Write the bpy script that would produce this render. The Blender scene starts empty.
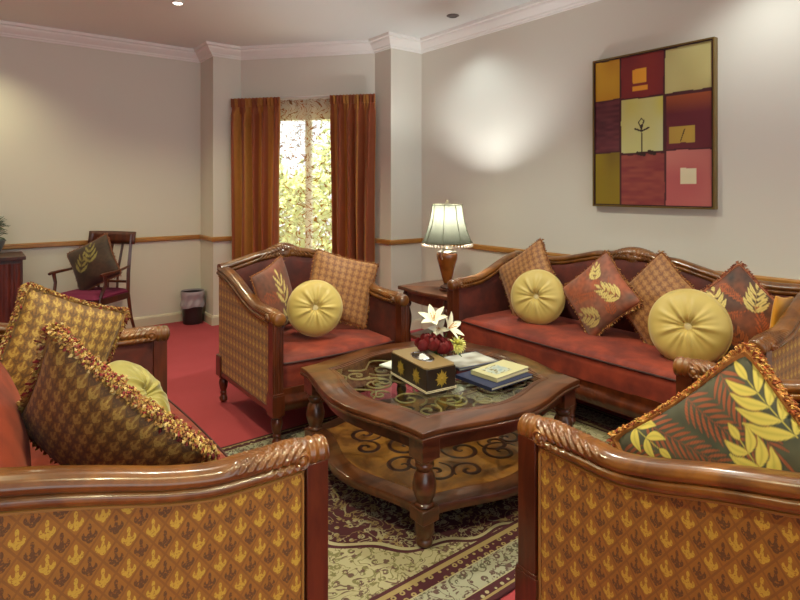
import bpy, math, random
import numpy as np
from mathutils import Vector, Matrix
R = math.radians
random.seed(7); rng = np.random.default_rng(7)
SC = bpy.context.scene
COL = SC.collection
# ------------------------------------------------ camera, world, light, exposure
cam = bpy.data.cameras.new('camera'); camo = bpy.data.objects.new('camera', cam); COL.objects.link(camo)
cam.sensor_width = 36; cam.lens = 36*560/800; cam.shift_y = -0.14; cam.clip_start = .02
camo.location = (0, 0, 1.35); camo.rotation_euler = (R(90), 0, R(-37.4)); SC.camera = camo
w = bpy.data.worlds.new('sky'); SC.world = w; w.use_nodes = True
bg = w.node_tree.nodes['Background']; bg.inputs[0].default_value = (.86, .99, 1.05, 1); bg.inputs[1].default_value = 1.75
SC.view_settings.view_transform = 'Standard'; SC.view_settings.look = 'None'
SC.view_settings.gamma = 1; SC.view_settings.use_curve_mapping = False; SC.view_settings.exposure = 0.33
def lamp(name, kind, loc, power, color, rot=(0, 0, 0), **k):
    l = bpy.data.lights.new(name, kind); l.energy = power; l.color = color
    for a, b in k.items(): setattr(l, a, b)
    o = bpy.data.objects.new(name, l); o.location = loc; o.rotation_euler = rot; COL.objects.link(o); return o
SUN = lamp('sun', 'SUN', (6, 9, 5), 12.0, (1, .93, .8), (Vector((.08, .12, -1)).to_track_quat('-Z', 'Y').to_euler()), angle=R(2))
WARM = (1, .97, .60); NEUT = (.96, 1, .84)
SPOTS = [  # x, y, watts, colour
    (1.24, 4.37, 75, WARM), (3.06, 3.37, 17, (.80, .96, 1)), (3.06, 1.15, 24, (.90, 1, 1)),
    (1.9, 2.3, 110, NEUT), (.35, 1.6, 130, WARM), (1.5, .3, 110, WARM), (-.1, 5.3, 45, WARM), (-1.6, 3.2, 50, WARM)]  # in this row, all but the left-wall spot are unseen fill, added for brightness
for i, (x, y, p, c) in enumerate(SPOTS):
    lamp('downlight_or_fill', 'SPOT', (x, y, 2.735), p, c, (0, 0, 0), spot_size=R(125), spot_blend=.8, shadow_soft_size=.05)

# ------------------------------------------------ object helpers
def tag(o, label=None, cat=None, group=None, kind=None):
    if label: o['label'] = label
    if cat: o['category'] = cat
    if group: o['group'] = group
    if kind: o['kind'] = kind
    return o
def empty(name, loc=(0, 0, 0), rz=0, label=None, cat=None, group=None):
    o = bpy.data.objects.new(name, None); COL.objects.link(o); o.location = loc; o.rotation_euler = (0, 0, rz)
    o.empty_display_size = .05
    return tag(o, label, cat, group)
class MB:
    def __init__(s): s.v = []; s.f = []; s.uv = []; s.c = []; s.mi = []; s.cur = 0
    def add(s, vs, fs, uv=None, col=None):
        b = len(s.v); s.v += [tuple(v) for v in vs]; s.f += [tuple(i+b for i in f) for f in fs]
        s.mi += [s.cur]*len(fs)
        s.uv += list(uv) if uv is not None else [(0, 0)]*len(vs)
        if col is None: s.c += [(1, 1, 1)]*len(vs)
        elif len(col) == 3 and not hasattr(col[0], '__len__'): s.c += [tuple(col)]*len(vs)
        else: s.c += [tuple(q) for q in col]
        return s
    def box(s, x0, x1, y0, y1, z0, z1, col=None):
        v = [(x, y, z) for z in (z0, z1) for y in (y0, y1) for x in (x0, x1)]
        return s.add(v, [(0, 2, 3, 1), (4, 5, 7, 6), (0, 1, 5, 4), (2, 6, 7, 3), (0, 4, 6, 2), (1, 3, 7, 5)], col=col)
    def lathe(s, prof, c=(0, 0, 0), n=24, axis='z', flute=0, fr=(0, 0), col=None):
        vs = []; fs = []; m = len(prof)
        for i in range(n):
            a = 2*math.pi*i/n
            for (r, z) in prof:
                rr = r
                if flute and fr[0] < z < fr[1]: rr = r*(1-.12*abs(math.cos(a*flute/2)))
                p = (rr*math.cos(a), rr*math.sin(a), z)
                if axis == 'x': p = (p[2], p[0], p[1])
                if axis == 'y': p = (p[0], p[2], p[1])
                vs.append((p[0]+c[0], p[1]+c[1], p[2]+c[2]))
        for i in range(n):
            j = (i+1) % n
            for k in range(m-1):
                fs.append((i*m+k, j*m+k, j*m+k+1, i*m+k+1))
        if prof[0][0] > 1e-5: fs.append(tuple(i*m for i in range(n-1, -1, -1)))
        if prof[-1][0] > 1e-5: fs.append(tuple(i*m+m-1 for i in range(n)))
        return s.add(vs, fs, col=col)
    def grid(s, fn, nu, nv, cu=False, cv=False, uvf=None, colf=None):
        vs = []; uv = []; 
        for i in range(nu):
            for j in range(nv):
                u = i/(nu if cu else nu-1); v = j/(nv if cv else nv-1)
                vs.append(fn(u, v)); uv.append(uvf(u, v) if uvf else (u, v))
        fs = []
        for i in range(nu if cu else nu-1):
            for j in range(nv if cv else nv-1):
                a = i*nv+j; b = ((i+1) % nu)*nv+j; c = ((i+1) % nu)*nv+(j+1) % nv; d = i*nv+(j+1) % nv
                fs.append((a, b, c, d))
        return s.add(vs, fs, uv, colf(vs, uv) if colf else None)
    def tube(s, pts, r, n=8, col=None, flat=None):
        pts = [Vector(p) for p in pts]; vs = []; fs = []; m = len(pts)
        rs = r if hasattr(r, '__len__') else [r]*m
        up = Vector((0, 0, 1))
        prev = None
        for i, p in enumerate(pts):
            t = (pts[min(i+1, m-1)]-pts[max(i-1, 0)]).normalized()
            if prev is None:
                a = t.cross(up) if abs(t.z) < .9 else t.cross(Vector((1, 0, 0)))
            else: a = prev-t*prev.dot(t)
            a.normalize(); prev = a; b = t.cross(a)
            for k in range(n):
                q = 2*math.pi*k/n
                vs.append(p+(a*math.cos(q)+b*math.sin(q)*(flat or 1))*rs[i])
        for i in range(m-1):
            for k in range(n):
                fs.append((i*n+k, i*n+(k+1) % n, (i+1)*n+(k+1) % n, (i+1)*n+k))
        fs.append(tuple(range(n-1, -1, -1))); fs.append(tuple(range((m-1)*n, m*n)))
        return s.add(vs, fs, col=col)
    def prism(s, out, z0, z1, bev=0, col=None):
        """closed outline extruded in z, chamfered top rim"""
        n = len(out); rings = [(0, z0)]
        if bev:
            rings = [(bev, z0), (bev*.3, z0+bev*.3), (0, z0+bev), (0, z1-bev), (bev*.3, z1-bev*.3), (bev, z1)]
        else: rings = [(0, z0), (0, z1)]
        cx = sum(p[0] for p in out)/n; cy = sum(p[1] for p in out)/n
        vs = []
        for d, z in rings:
            for p in out:
                L = math.hypot(p[0]-cx, p[1]-cy); k = (L-d)/L
                vs.append((cx+(p[0]-cx)*k, cy+(p[1]-cy)*k, z))
        fs = []
        for i in range(len(rings)-1):
            for k in range(n): fs.append((i*n+k, i*n+(k+1) % n, (i+1)*n+(k+1) % n, (i+1)*n+k))
        fs.append(tuple(range(n-1, -1, -1))); fs.append(tuple(range((len(rings)-1)*n, len(rings)*n)))
        return s.add(vs, fs, uv=[(v[0], v[1]) for v in vs], col=col)
    def build(s, name, mat, parent=None, bevel=0, flat=False, ang=38, recalc=True, loc=None):
        me = bpy.data.meshes.new(name); me.from_pydata(s.v, [], s.f)
        for m in (mat if isinstance(mat, (list, tuple)) else [mat]): me.materials.append(m)
        me.polygons.foreach_set('material_index', s.mi)
        uvl = me.uv_layers.new(name='UVMap'); li = np.empty(len(me.loops), dtype=np.int32); me.loops.foreach_get('vertex_index', li)
        uvl.data.foreach_set('uv', np.array(s.uv, dtype=np.float32)[li].ravel())
        ca = me.color_attributes.new('Col', 'FLOAT_COLOR', 'POINT')
        c = np.ones((len(s.v), 4), dtype=np.float32); c[:, :3] = np.array(s.c, dtype=np.float32); ca.data.foreach_set('color', c.ravel())
        if recalc:
            import bmesh
            bm = bmesh.new(); bm.from_mesh(me); bmesh.ops.recalc_face_normals(bm, faces=bm.faces); bm.to_mesh(me); bm.free()
        if not flat:
            me.polygons.foreach_set('use_smooth', [True]*len(me.polygons)); me.set_sharp_from_angle(angle=R(ang))
        me.update()
        o = bpy.data.objects.new(name, me); COL.objects.link(o)
        if parent: o.parent = parent
        if loc: o.location = loc
        if bevel:
            b = o.modifiers.new('bevel', 'BEVEL'); b.width = bevel; b.segments = 2; b.limit_method = 'ANGLE'; b.angle_limit = R(40)
        return o
def move(mb, M):
    mb.v = [tuple(M @ Vector(p)) for p in mb.v]; return mb
def copy_tree(o, parent=None):
    c = o.copy(); COL.objects.link(c); c.parent = parent
    for ch in list(o.children): copy_tree(ch, c)
    return c
def s2l(c):
    c = np.asarray(c, dtype=float)/255.0
    return np.where(c <= .04045, c/12.92, ((c+.055)/1.055)**2.4)
def rgb(*c): return tuple(float(x) for x in s2l(c))

# ------------------------------------------------ node helpers
class X:
    nt = None
    def __init__(s, k): s.k = k
    def __add__(a, b): return m_('ADD', a, b)
    def __radd__(a, b): return m_('ADD', b, a)
    def __sub__(a, b): return m_('SUBTRACT', a, b)
    def __rsub__(a, b): return m_('SUBTRACT', b, a)
    def __mul__(a, b): return m_('MULTIPLY', a, b)
    def __rmul__(a, b): return m_('MULTIPLY', b, a)
    def __truediv__(a, b): return m_('DIVIDE', a, b)
    def __lt__(a, b): return m_('LESS_THAN', a, b)
    def __gt__(a, b): return m_('GREATER_THAN', a, b)
def m_(op, *a):
    n = X.nt.nodes.new('ShaderNodeMath'); n.operation = op
    for i, v in enumerate(a):
        if isinstance(v, X): X.nt.links.new(v.k, n.inputs[i])
        else: n.inputs[i].default_value = v
    return X(n.outputs[0])
def absx(a): return m_('ABSOLUTE', a)
def sinx(a): return m_('SINE', a)
def frac(a): return m_('FRACT', a)
def mn(a, b): return m_('MINIMUM', a, b)
def mx(a, b): return m_('MAXIMUM', a, b)
def sst(a, e0, e1):
    n = X.nt.nodes.new('ShaderNodeMapRange'); n.interpolation_type = 'SMOOTHSTEP'
    X.nt.links.new(a.k, n.inputs[0]); n.inputs[1].default_value = e0; n.inputs[2].default_value = e1
    return X(n.outputs[0])
def mixc(f, a, b):
    n = X.nt.nodes.new('ShaderNodeMix'); n.data_type = 'RGBA'
    for v, i in ((f, 0), (a, 6), (b, 7)):
        if isinstance(v, X): X.nt.links.new(v.k, n.inputs[i])
        elif i == 0: n.inputs[0].default_value = v
        else: n.inputs[i].default_value = (*v[:3], 1)
    return X(n.outputs[2])
def coord(kind='Object'):
    n = X.nt.nodes.new('ShaderNodeTexCoord'); return X(n.outputs[kind])
def sep(c):
    n = X.nt.nodes.new('ShaderNodeSeparateXYZ'); X.nt.links.new(c.k, n.inputs[0]); return [X(n.outputs[i]) for i in range(3)]
def comb(x, y, z=0):
    n = X.nt.nodes.new('ShaderNodeCombineXYZ')
    for i, v in enumerate((x, y, z)):
        if isinstance(v, X): X.nt.links.new(v.k, n.inputs[i])
        else: n.inputs[i].default_value = v
    return X(n.outputs[0])
def mapping(c, sc=(1, 1, 1), rot=(0, 0, 0)):
    n = X.nt.nodes.new('ShaderNodeMapping'); X.nt.links.new(c.k, n.inputs[0]); n.inputs['Scale'].default_value = sc; n.inputs['Rotation'].default_value = rot
    return X(n.outputs[0])
def noise(c, s=5, d=3, r=.55, dist=0):
    n = X.nt.nodes.new('ShaderNodeTexNoise'); X.nt.links.new(c.k, n.inputs['Vector']); n.inputs['Scale'].default_value = s
    n.inputs['Detail'].default_value = d; n.inputs['Roughness'].default_value = r; n.inputs['Distortion'].default_value = dist
    return X(n.outputs['Fac'])
def voro(c, s=5, feat='F1', rnd=1.0, out='Distance'):
    n = X.nt.nodes.new('ShaderNodeTexVoronoi'); n.feature = feat; X.nt.links.new(c.k, n.inputs['Vector']); n.inputs['Scale'].default_value = s
    n.inputs['Randomness'].default_value = rnd
    return X(n.outputs[out])
def mat(name, color=(.5, .5, .5), rough=.6, colf=None, bump=None, bstr=.3, bdist=.002, **k):
    """colf() -> colour X; bump() -> height X"""
    m = bpy.data.materials.new(name); m.use_nodes = True; X.nt = m.node_tree
    p = m.node_tree.nodes['Principled BSDF']; p.inputs['Base Color'].default_value = (*color, 1); p.inputs['Roughness'].default_value = rough
    for a, b in k.items():
        p.inputs[a.replace('_', ' ')].default_value = b
    if colf: m.node_tree.links.new(colf().k, p.inputs['Base Color'])
    if bump:
        b = m.node_tree.nodes.new('ShaderNodeBump'); b.inputs['Strength'].default_value = bstr; b.inputs['Distance'].default_value = bdist
        m.node_tree.links.new(bump().k, b.inputs['Height']); m.node_tree.links.new(b.outputs[0], p.inputs['Normal'])
    return m
def wood(name, dark, light, sc=(6, 60, 60), rough=.28, coat=.35):
    def cf():
        c = mapping(coord(), sc); n = noise(c, 1.0, 4, .6, .6); return mixc(sst(n, .3, .7), dark, light)
    return mat(name, rough=rough, colf=cf, Coat_Weight=coat, Coat_Roughness=.12)
M = {}
M['rail'] = wood('amber_mahogany', rgb(88, 48, 16), rgb(134, 82, 30), (9, 9, 9), .3, .45)
M['post'] = wood('red_mahogany', rgb(66, 26, 11), rgb(94, 42, 18), (20, 20, 4), .3, .35)
M['table'] = wood('coffee_table_mahogany', rgb(60, 30, 14), rgb(100, 56, 28), (4, 16, 16), .3, .4)
M['shelf'] = wood('burl_veneer', rgb(104, 60, 20), rgb(160, 104, 42), (7, 7, 7), .3, .5)
M['dark'] = wood('dark_mahogany', rgb(46, 18, 11), rgb(82, 38, 20), (20, 20, 4), .4, .2)
M['inlay'] = mat('inlay', rgb(52, 18, 8), .35)
M['dado'] = wood('dado_wood', rgb(140, 88, 30), rgb(180, 124, 52), (3, 3, 30), .4, .3)
M['wall'] = mat('cream_wall_paint', rgb(214, 207, 192), .75, bump=lambda: noise(coord(), 90, 2), bstr=.05)
M['trim'] = mat('white_plaster', rgb(236, 232, 224), .55)
M['base'] = mat('cream_baseboard', rgb(205, 192, 168), .5)
M['ceil'] = mat('ceiling_paint', rgb(228, 232, 226), .8)
def velvet(name, a, b, sc=7):
    return mat(name, rough=.75, colf=lambda: mixc(sst(noise(coord(), sc, 3, .6), .3, .75), a, b), Sheen_Weight=.18, Sheen_Roughness=.4, Sheen_Tint=(1, .5, .35, 1),
               bump=lambda: noise(coord(), 300, 2), bstr=.15)
M['velvet'] = velvet('rust_velvet', rgb(98, 27, 13), rgb(146, 52, 27))
M['velvet_dark'] = velvet('maroon_velvet', rgb(66, 20, 12), rgb(104, 38, 22))
M['piping'] = mat('dark_piping', rgb(60, 18, 12), .6)
M['gimp'] = mat('braided_gimp', rgb(150, 104, 40), .6, bump=lambda: sinx(sep(coord('UV'))[0]*900.0), bstr=.8)
M['gold'] = mat('gilt', rgb(176, 146, 56), .45, Metallic=.35)
M['chrome'] = mat('chrome', rgb(210, 210, 210), .15, Metallic=1)
def lattice(name, bgc, goldc, darkc, linec, cw=.048, ch=.066):
    def cf():
        u, v, _ = sep(coord('UV'))
        def motif(ou, ov):
            a = (frac(u/cw+ou)-.5)*(cw*84); b = (frac(v/ch+ov)-.5)*(ch*84)
            def ell(cx, cy, rx, ry): 
                p = (a-cx)/rx; q = (b-cy)/ry; return (p*p+q*q)
            drop = ell(0, 1.0, .30, .62) < 1.0
            stem = ell(0, -1.15, .5, .55) < 1.0
            aa = absx(a)
            p = (aa-.52)/.30; q = (b-.45)/.80; notch = (p*p+q*q) > 1.0
            bowl = mn(mn(ell(0, -.35, 1.2, .95) < 1.0, notch), (b < .42))
            return mx(mx(drop, bowl), stem)*sst(noise(coord('UV'), 220, 2), .33, .48)
        g = motif(0, 0); d = motif(.5, .5)
        l1 = absx(frac(u/cw+v/ch+.0)-.5) ; l2 = absx(frac(u/cw-v/ch+.0)-.5)
        ln = (mn(l1, l2) < .055)
        n = noise(coord('UV'), 60, 2)
        c = mixc(n, tuple(x*.8 for x in bgc), tuple(x*1.15 for x in bgc))
        c = mixc(ln*.4, c, linec); c = mixc(g*.85, c, goldc); c = mixc(d*.8, c, darkc)
        return c
    return mat(name, rough=.62, colf=cf, bump=lambda: noise(coord('UV'), 700, 2), bstr=.25, Sheen_Weight=.15)
M['panel'] = lattice('gold_lattice_tapestry', rgb(148, 94, 17), rgb(196, 158, 48), rgb(72, 42, 14), rgb(94, 56, 15))
M['goldpillow'] = lattice('gold_lozenge_brocade', rgb(136, 94, 34), rgb(182, 146, 66), rgb(84, 54, 24), rgb(76, 46, 16), .042, .042)
M['check'] = lattice('amber_spot_brocade', rgb(152, 98, 48), rgb(172, 122, 66), rgb(104, 58, 28), rgb(122, 72, 36), .045, .045)

def attr():
    n = X.nt.nodes.new('ShaderNodeAttribute'); n.attribute_name = 'Col'; return X(n.outputs['Color'])
M['vcol'] = mat('printed_cloth', rough=.65, colf=attr, Sheen_Weight=.15)
M['vpaint'] = mat('painted_canvas', rough=.5, colf=attr)
M['fringe'] = mat('tassel_thread', rough=.8, colf=attr)
M['yellow'] = mat('yellow_satin', rough=.5, colf=lambda: mixc(noise(coord(), 8, 2), rgb(178, 150, 70), rgb(206, 180, 100)), Sheen_Weight=.3)
M['yellow2'] = mat('amber_satin', rgb(222, 150, 30), .5, Sheen_Weight=.3)
M['button'] = mat('button_satin', rgb(222, 206, 160), .5)
def carpetc():
    c = coord(); n1 = noise(c, 400, 2); n2 = noise(c, 3, 3)
    return mixc(n1*.6+n2*.4, rgb(132, 34, 44), rgb(190, 76, 84))
M['carpet'] = mat('red_carpet', rough=.95, colf=carpetc, bump=lambda: noise(coord(), 500, 2), bstr=.5, bdist=.004)

# ------------------------------------------------ room shell
CH = 2.76
POLY = [(-3.5, 5.87), (1.885, 5.87), (1.885, 5.49), (2.168, 5.49), (3.083, 4.429), (3.083, 4.17), (3.45, 4.17), (3.45, -3.0)]
def struct(o): o['kind'] = 'structure'; return o
FP = [(-3.5, -3), (3.55, -3), (3.55, 4.27), (3.18, 4.27), (3.18, 4.49), (2.24, 5.58), (1.98, 5.58), (1.98, 5.97), (-3.5, 5.97)]
struct(MB().prism(FP, -.1, 0).build('floor', M['carpet'], flat=True))
struct(MB().prism(FP, CH, CH+.1).build('ceiling', M['ceil'], flat=True))
def nrm(a, b):
    dx, dy = b[0]-a[0], b[1]-a[1]; L = math.hypot(dx, dy); return (dy/L, -dx/L)
def wallseg(name, segs):
    mb = MB()
    for a, b in segs:
        n = nrm(a, b); t = .1
        out = [a, b, (b[0]-n[0]*t, b[1]-n[1]*t), (a[0]-n[0]*t, a[1]-n[1]*t)]
        mb.prism(out, 0, CH)
    return struct(mb.build(name, M['wall'], flat=True))
wallseg('wall_left', [(POLY[0], POLY[1])]); wallseg('wall_right', [(POLY[6], POLY[7])])
struct(MB().prism([(1.885, 5.97), (1.885, 5.49), (2.168, 5.49), (2.25, 5.57), (2.25, 5.97)], 0, CH).build('wall_left_column', M['wall'], flat=True))
struct(MB().prism([(3.083, 4.429), (3.083, 4.17), (3.55, 4.17), (3.55, 4.5), (3.17, 4.5)], 0, CH).build('wall_right_column', M['wall'], flat=True))
# window wall with opening
A, B = Vector(POLY[3]), Vector(POLY[4]); Lw = (B-A).length; ex = (B-A)/Lw; nn = Vector(nrm(POLY[3], POLY[4]))
def wp(s, off=0, z=0): p = A+ex*s+nn*off; return (p.x, p.y, z)
def wbox(mb, s0, s1, o0, o1, z0, z1):
    q = [wp(s0, o0), wp(s1, o0), wp(s1, o1), wp(s0, o1)]
    return mb.prism([(p[0], p[1]) for p in q], z0, z1)
mb = MB(); S0, S1, Z0, Z1 = .26, 1.14, .55, 2.08
wbox(mb, 0, S0, -.12, 0, 0, CH); wbox(mb, S1, Lw, -.12, 0, 0, CH); wbox(mb, S0, S1, -.12, 0, 0, Z0); wbox(mb, S0, S1, -.12, 0, Z1, CH)
struct(mb.build('wall_window', M['wall'], flat=True))
M['pvc'] = mat('white_window_frame', rgb(225, 222, 212), .4)
def glassmat(name, tint=(1, 1, 1), refl=1.0):
    m = bpy.data.materials.new(name); m.use_nodes = True; nt = m.node_tree; nt.nodes.clear()
    o = nt.nodes.new('ShaderNodeOutputMaterial'); t = nt.nodes.new('ShaderNodeBsdfTransparent'); g = nt.nodes.new('ShaderNodeBsdfGlossy')
    g.inputs['Roughness'].default_value = .02; t.inputs[0].default_value = (*tint, 1)
    f = nt.nodes.new('ShaderNodeFresnel'); f.inputs[0].default_value = 1.5; mxn = nt.nodes.new('ShaderNodeMixShader')
    mu = nt.nodes.new('ShaderNodeMath'); mu.operation = 'MULTIPLY'; mu.inputs[1].default_value = refl
    ge = nt.nodes.new('ShaderNodeNewGeometry'); iv = nt.nodes.new('ShaderNodeMath'); iv.operation = 'SUBTRACT'; iv.inputs[0].default_value = 1; m3 = nt.nodes.new('ShaderNodeMath'); m3.operation = 'MULTIPLY'
    nt.links.new(ge.outputs['Backfacing'], iv.inputs[1]); nt.links.new(f.outputs[0], mu.inputs[0]); nt.links.new(mu.outputs[0], m3.inputs[0]); nt.links.new(iv.outputs[0], m3.inputs[1]); nt.links.new(m3.outputs[0], mxn.inputs[0]); nt.links.new(t.outputs[0], mxn.inputs[1]); nt.links.new(g.outputs[0], mxn.inputs[2]); nt.links.new(mxn.outputs[0], o.inputs[0])
    return m
M['glass'] = glassmat('window_glass')
wf = MB()
for a, b, c, d in ((S0, S0+.05, Z0, Z1), (S1-.05, S1, Z0, Z1), (S0, S1, Z0, Z0+.05), (S0, S1, Z1-.05, Z1), ((S0+S1)/2-.03, (S0+S1)/2+.03, Z0, Z1)):
    wbox(wf, a, b, -.1, -.05, c, d)
win = struct(wf.build('window_1', M['pvc'], flat=True))
gl = MB(); wbox(gl, S0+.04, S1-.04, -.08, -.074, Z0+.04, Z1-.04); gl.build('window_pane', M['glass'], win, flat=True)
def sweep(name, poly, prof, m, closed=False, kind=True):
    """prof: (offset into room, z)"""
    pts = []
    for i, p in enumerate(poly):
        n1 = nrm(poly[i-1], p) if i else None; n2 = nrm(p, poly[i+1]) if i < len(poly)-1 else None
        if n1 is None: d = n2
        elif n2 is None: d = n1
        else:
            k = 1+n1[0]*n2[0]+n1[1]*n2[1]; d = ((n1[0]+n2[0])/k, (n1[1]+n2[1])/k)
        pts.append(d)
    mb = MB(); k = len(prof); vs = [(p[0]+d[0]*o, p[1]+d[1]*o, z) for p, d in zip(poly, pts) for o, z in prof]
    fs = [(i*k+j, (i+1)*k+j, (i+1)*k+(j+1) % k, i*k+(j+1) % k) for i in range(len(poly)-1) for j in range(k)]
    fs += [tuple(range(k)), tuple((len(poly)-1)*k+j for j in range(k))[::-1]]
    o = mb.add(vs, fs).build(name, m, ang=20)
    return struct(o) if kind else o
struct(MB().box(-3.6, -3.5, -3, 5.97, 0, CH).build('wall_light_block', M['wall'], flat=True))  # unseen wall, added to block sky light coming in from the left
sweep('trim_1', POLY, [(0, 2.645), (.014, 2.645), (.018, 2.658), (.026, 2.662), (.03, 2.675), (.05, 2.69), (.072, 2.715), (.076, 2.73), (.098, 2.735), (.102, 2.759), (0, 2.759)], M['trim'])
sweep('trim_2', POLY[:4]+[wp(.2)[:2]], [(0, .822), (.014, .822), (.022, .83), (.022, .858), (.014, .868), (0, .868)], M['dado'])
sweep('trim_3', POLY[4:], [(0, .822), (.014, .822), (.022, .83), (.022, .858), (.014, .868), (0, .868)], M['dado'])
bp = [(0, 0), (.018, 0), (.018, .075), (.01, .09), (0, .095)]
sweep('baseboard_left', POLY[:4], bp, M['base']); sweep('baseboard_back', POLY[3:5], bp, M['base']); sweep('baseboard_right', POLY[4:], bp, M['base'])

# recessed downlights
M['white'] = mat('white_enamel', rgb(225, 222, 215), .4)
def emis(name, c, s):
    m = bpy.data.materials.new(name); m.use_nodes = True; p = m.node_tree.nodes['Principled BSDF']
    p.inputs['Emission Color'].default_value = (*c, 1); p.inputs['Emission Strength'].default_value = s; p.inputs['Base Color'].default_value = (*c, 1); return m
M['led'] = emis('lit_lens', (1, .95, .85), 6); M['lens'] = mat('dim_lens', rgb(110, 104, 98), .4)
def downlight(x, y, lit, label):
    t = empty('ceiling_downlight', (x, y, CH), 0, label, 'ceiling light')
    MB().lathe([(.035, -.001), (.05, -.001), (.052, -.005), (.036, -.012), (.034, -.004)], n=32).build('trim_ring', M['white'] if lit else M['lens'], t)
    MB().lathe([(0, -.006), (.034, -.006), (.034, -.001)], n=32).build('lens', M['led'] if lit else M['lens'], t)
downlight(1.24, 4.40, True, 'small lit round downlight recessed in the ceiling near the left wall')
downlight(3.12, 3.37, False, 'round dim grey downlight recessed in the ceiling near the right wall')

# ------------------------------------------------ curtains, sheer, garden
def curtc():
    u, v, _ = sep(coord('UV'))
    s = frac(u*4.3+.06*sinx(u*9.0)); st = sst(absx(s-.5), .2, .26)
    g = mixc(noise(mapping(coord('UV'), (60, 30, 1)), 1, 3), rgb(168, 104, 36), rgb(208, 146, 62))
    return mixc(st, g, rgb(150, 72, 32))
M['curtain'] = mat('striped_curtain', rough=.6, colf=curtc, Sheen_Weight=.2)
nt = M['curtain'].node_tree; tr = nt.nodes.new('ShaderNodeBsdfTranslucent'); tr.inputs[0].default_value = (.7, .32, .08, 1)
ms = nt.nodes.new('ShaderNodeMixShader'); ms.inputs[0].default_value = .22
nt.links.new(nt.nodes['Principled BSDF'].outputs[0], ms.inputs[1]); nt.links.new(tr.outputs[0], ms.inputs[2]); nt.links.new(ms.outputs[0], nt.nodes['Material Output'].inputs[0])
def curtain(s0, s1, label, nf, ph, off=.12, zt=2.225):
    mb = MB(); W = s1-s0
    def fn(u, v):
        z = .03+v*(zt-.03); k = (1-v)
        f = math.sin(u*nf*2*math.pi+ph+.5*math.sin(v*3+u*9)); amp = .034+.02*k
        if v > .94: f = .6*f+.4*math.sin(u*nf*3*2*math.pi); amp *= .6
        uu = u+.012*math.sin(v*7+u*11)*k
        return wp(s0+W*uu-(.03*math.sin(math.pi*min(1, v*1.2))*(u-.5)), off+amp*f, z)
    mb.grid(fn, 160, 60)
    o = mb.build('curtain', M['curtain'], ang=180); so = o.modifiers.new('cloth', 'SOLIDIFY'); so.thickness = .003
    tag(o, label, 'curtain', 'curtains at the window')
    hb = MB()
    def hf(u, v): return wp(s0-.005+(W+.01)*u, off+.006+.016*math.sin(u*nf*6*math.pi)+.012*v*math.sin(u*nf*12*math.pi), zt-.075+v*.085)
    hb.grid(hf, 200, 6); h = hb.build('heading_tape', M['curtain'], o, ang=180); so = h.modifiers.new('cloth', 'SOLIDIFY'); so.thickness = .004
def wS(px):  # position along window wall, for a pixel column, curtain plane
    a = R(37.4); dx = (px-400)/560*math.cos(a)+math.sin(a); dy = -(px-400)/560*math.sin(a)+math.cos(a)
    P0 = A+nn*.12; det = dx*(-ex.y)+ex.x*dy; s = (dx*P0.y-dy*P0.x)/det
    return s
curtain(-.03, wS(280), 'rust and gold striped curtain on the left side of the window', 4.5, .5)
curtain(wS(331), Lw+.03, 'rust and gold striped curtain on the right side of the window', 4.5, 2.2)
MB().tube([wp(.0, .062, 2.243), wp(Lw-.06, .062, 2.243)], .006).build('curtain_rail', M['white']); tag(bpy.data.objects['curtain_rail'], 'thin white rail the curtains hang from above the window', 'curtain rail')
sh = bpy.data.materials.new('vine_sheer'); sh.use_nodes = True; X.nt = sh.node_tree; nt = sh.node_tree; nt.nodes.clear()
u, v, _ = sep(coord('UV'))
cc = comb(u*13.0+sinx(v*38.0)*.4, v*8.5)
l = absx(noise(cc, 1.1, 1, .4, 1.8)-.5); vine = 1.0-sst(l, .018, .045)
leaf = 1.0-sst(voro(cc, 1.7), .14, .26)
pat = mx(vine, leaf*.45)
out = nt.nodes.new('ShaderNodeOutputMaterial'); tp = nt.nodes.new('ShaderNodeBsdfTransparent'); tl = nt.nodes.new('ShaderNodeBsdfTranslucent'); df = nt.nodes.new('ShaderNodeBsdfDiffuse')
m1 = nt.nodes.new('ShaderNodeMixShader'); m2 = nt.nodes.new('ShaderNodeMixShader')
col = mixc(pat, rgb(240, 225, 195), mixc(noise(cc, .8), rgb(92, 72, 26), rgb(170, 92, 40)))
nt.links.new(col.k, tl.inputs[0]); nt.links.new(col.k, df.inputs[0]); m1.inputs[0].default_value = .3
nt.links.new(tl.outputs[0], m1.inputs[1]); nt.links.new(df.outputs[0], m1.inputs[2])
nt.links.new((pat*.45+.45).k, m2.inputs[0]); nt.links.new(tp.outputs[0], m2.inputs[1]); nt.links.new(m1.outputs[0], m2.inputs[2]); nt.links.new(m2.outputs[0], out.inputs[0])
mb = MB(); sA, sB = wS(274), wS(340)
mb.grid(lambda u, v: wp(sA+(sB-sA)*u, .05+.012*math.sin(u*40+.6*math.sin(v*5)), .05+v*2.17), 120, 20, uvf=lambda u, v: (u*.6, v*2.2))
tag(mb.build('sheer_curtain', sh, ang=180), 'cream sheer with curling vine pattern across the window', 'sheer curtain')
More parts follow.
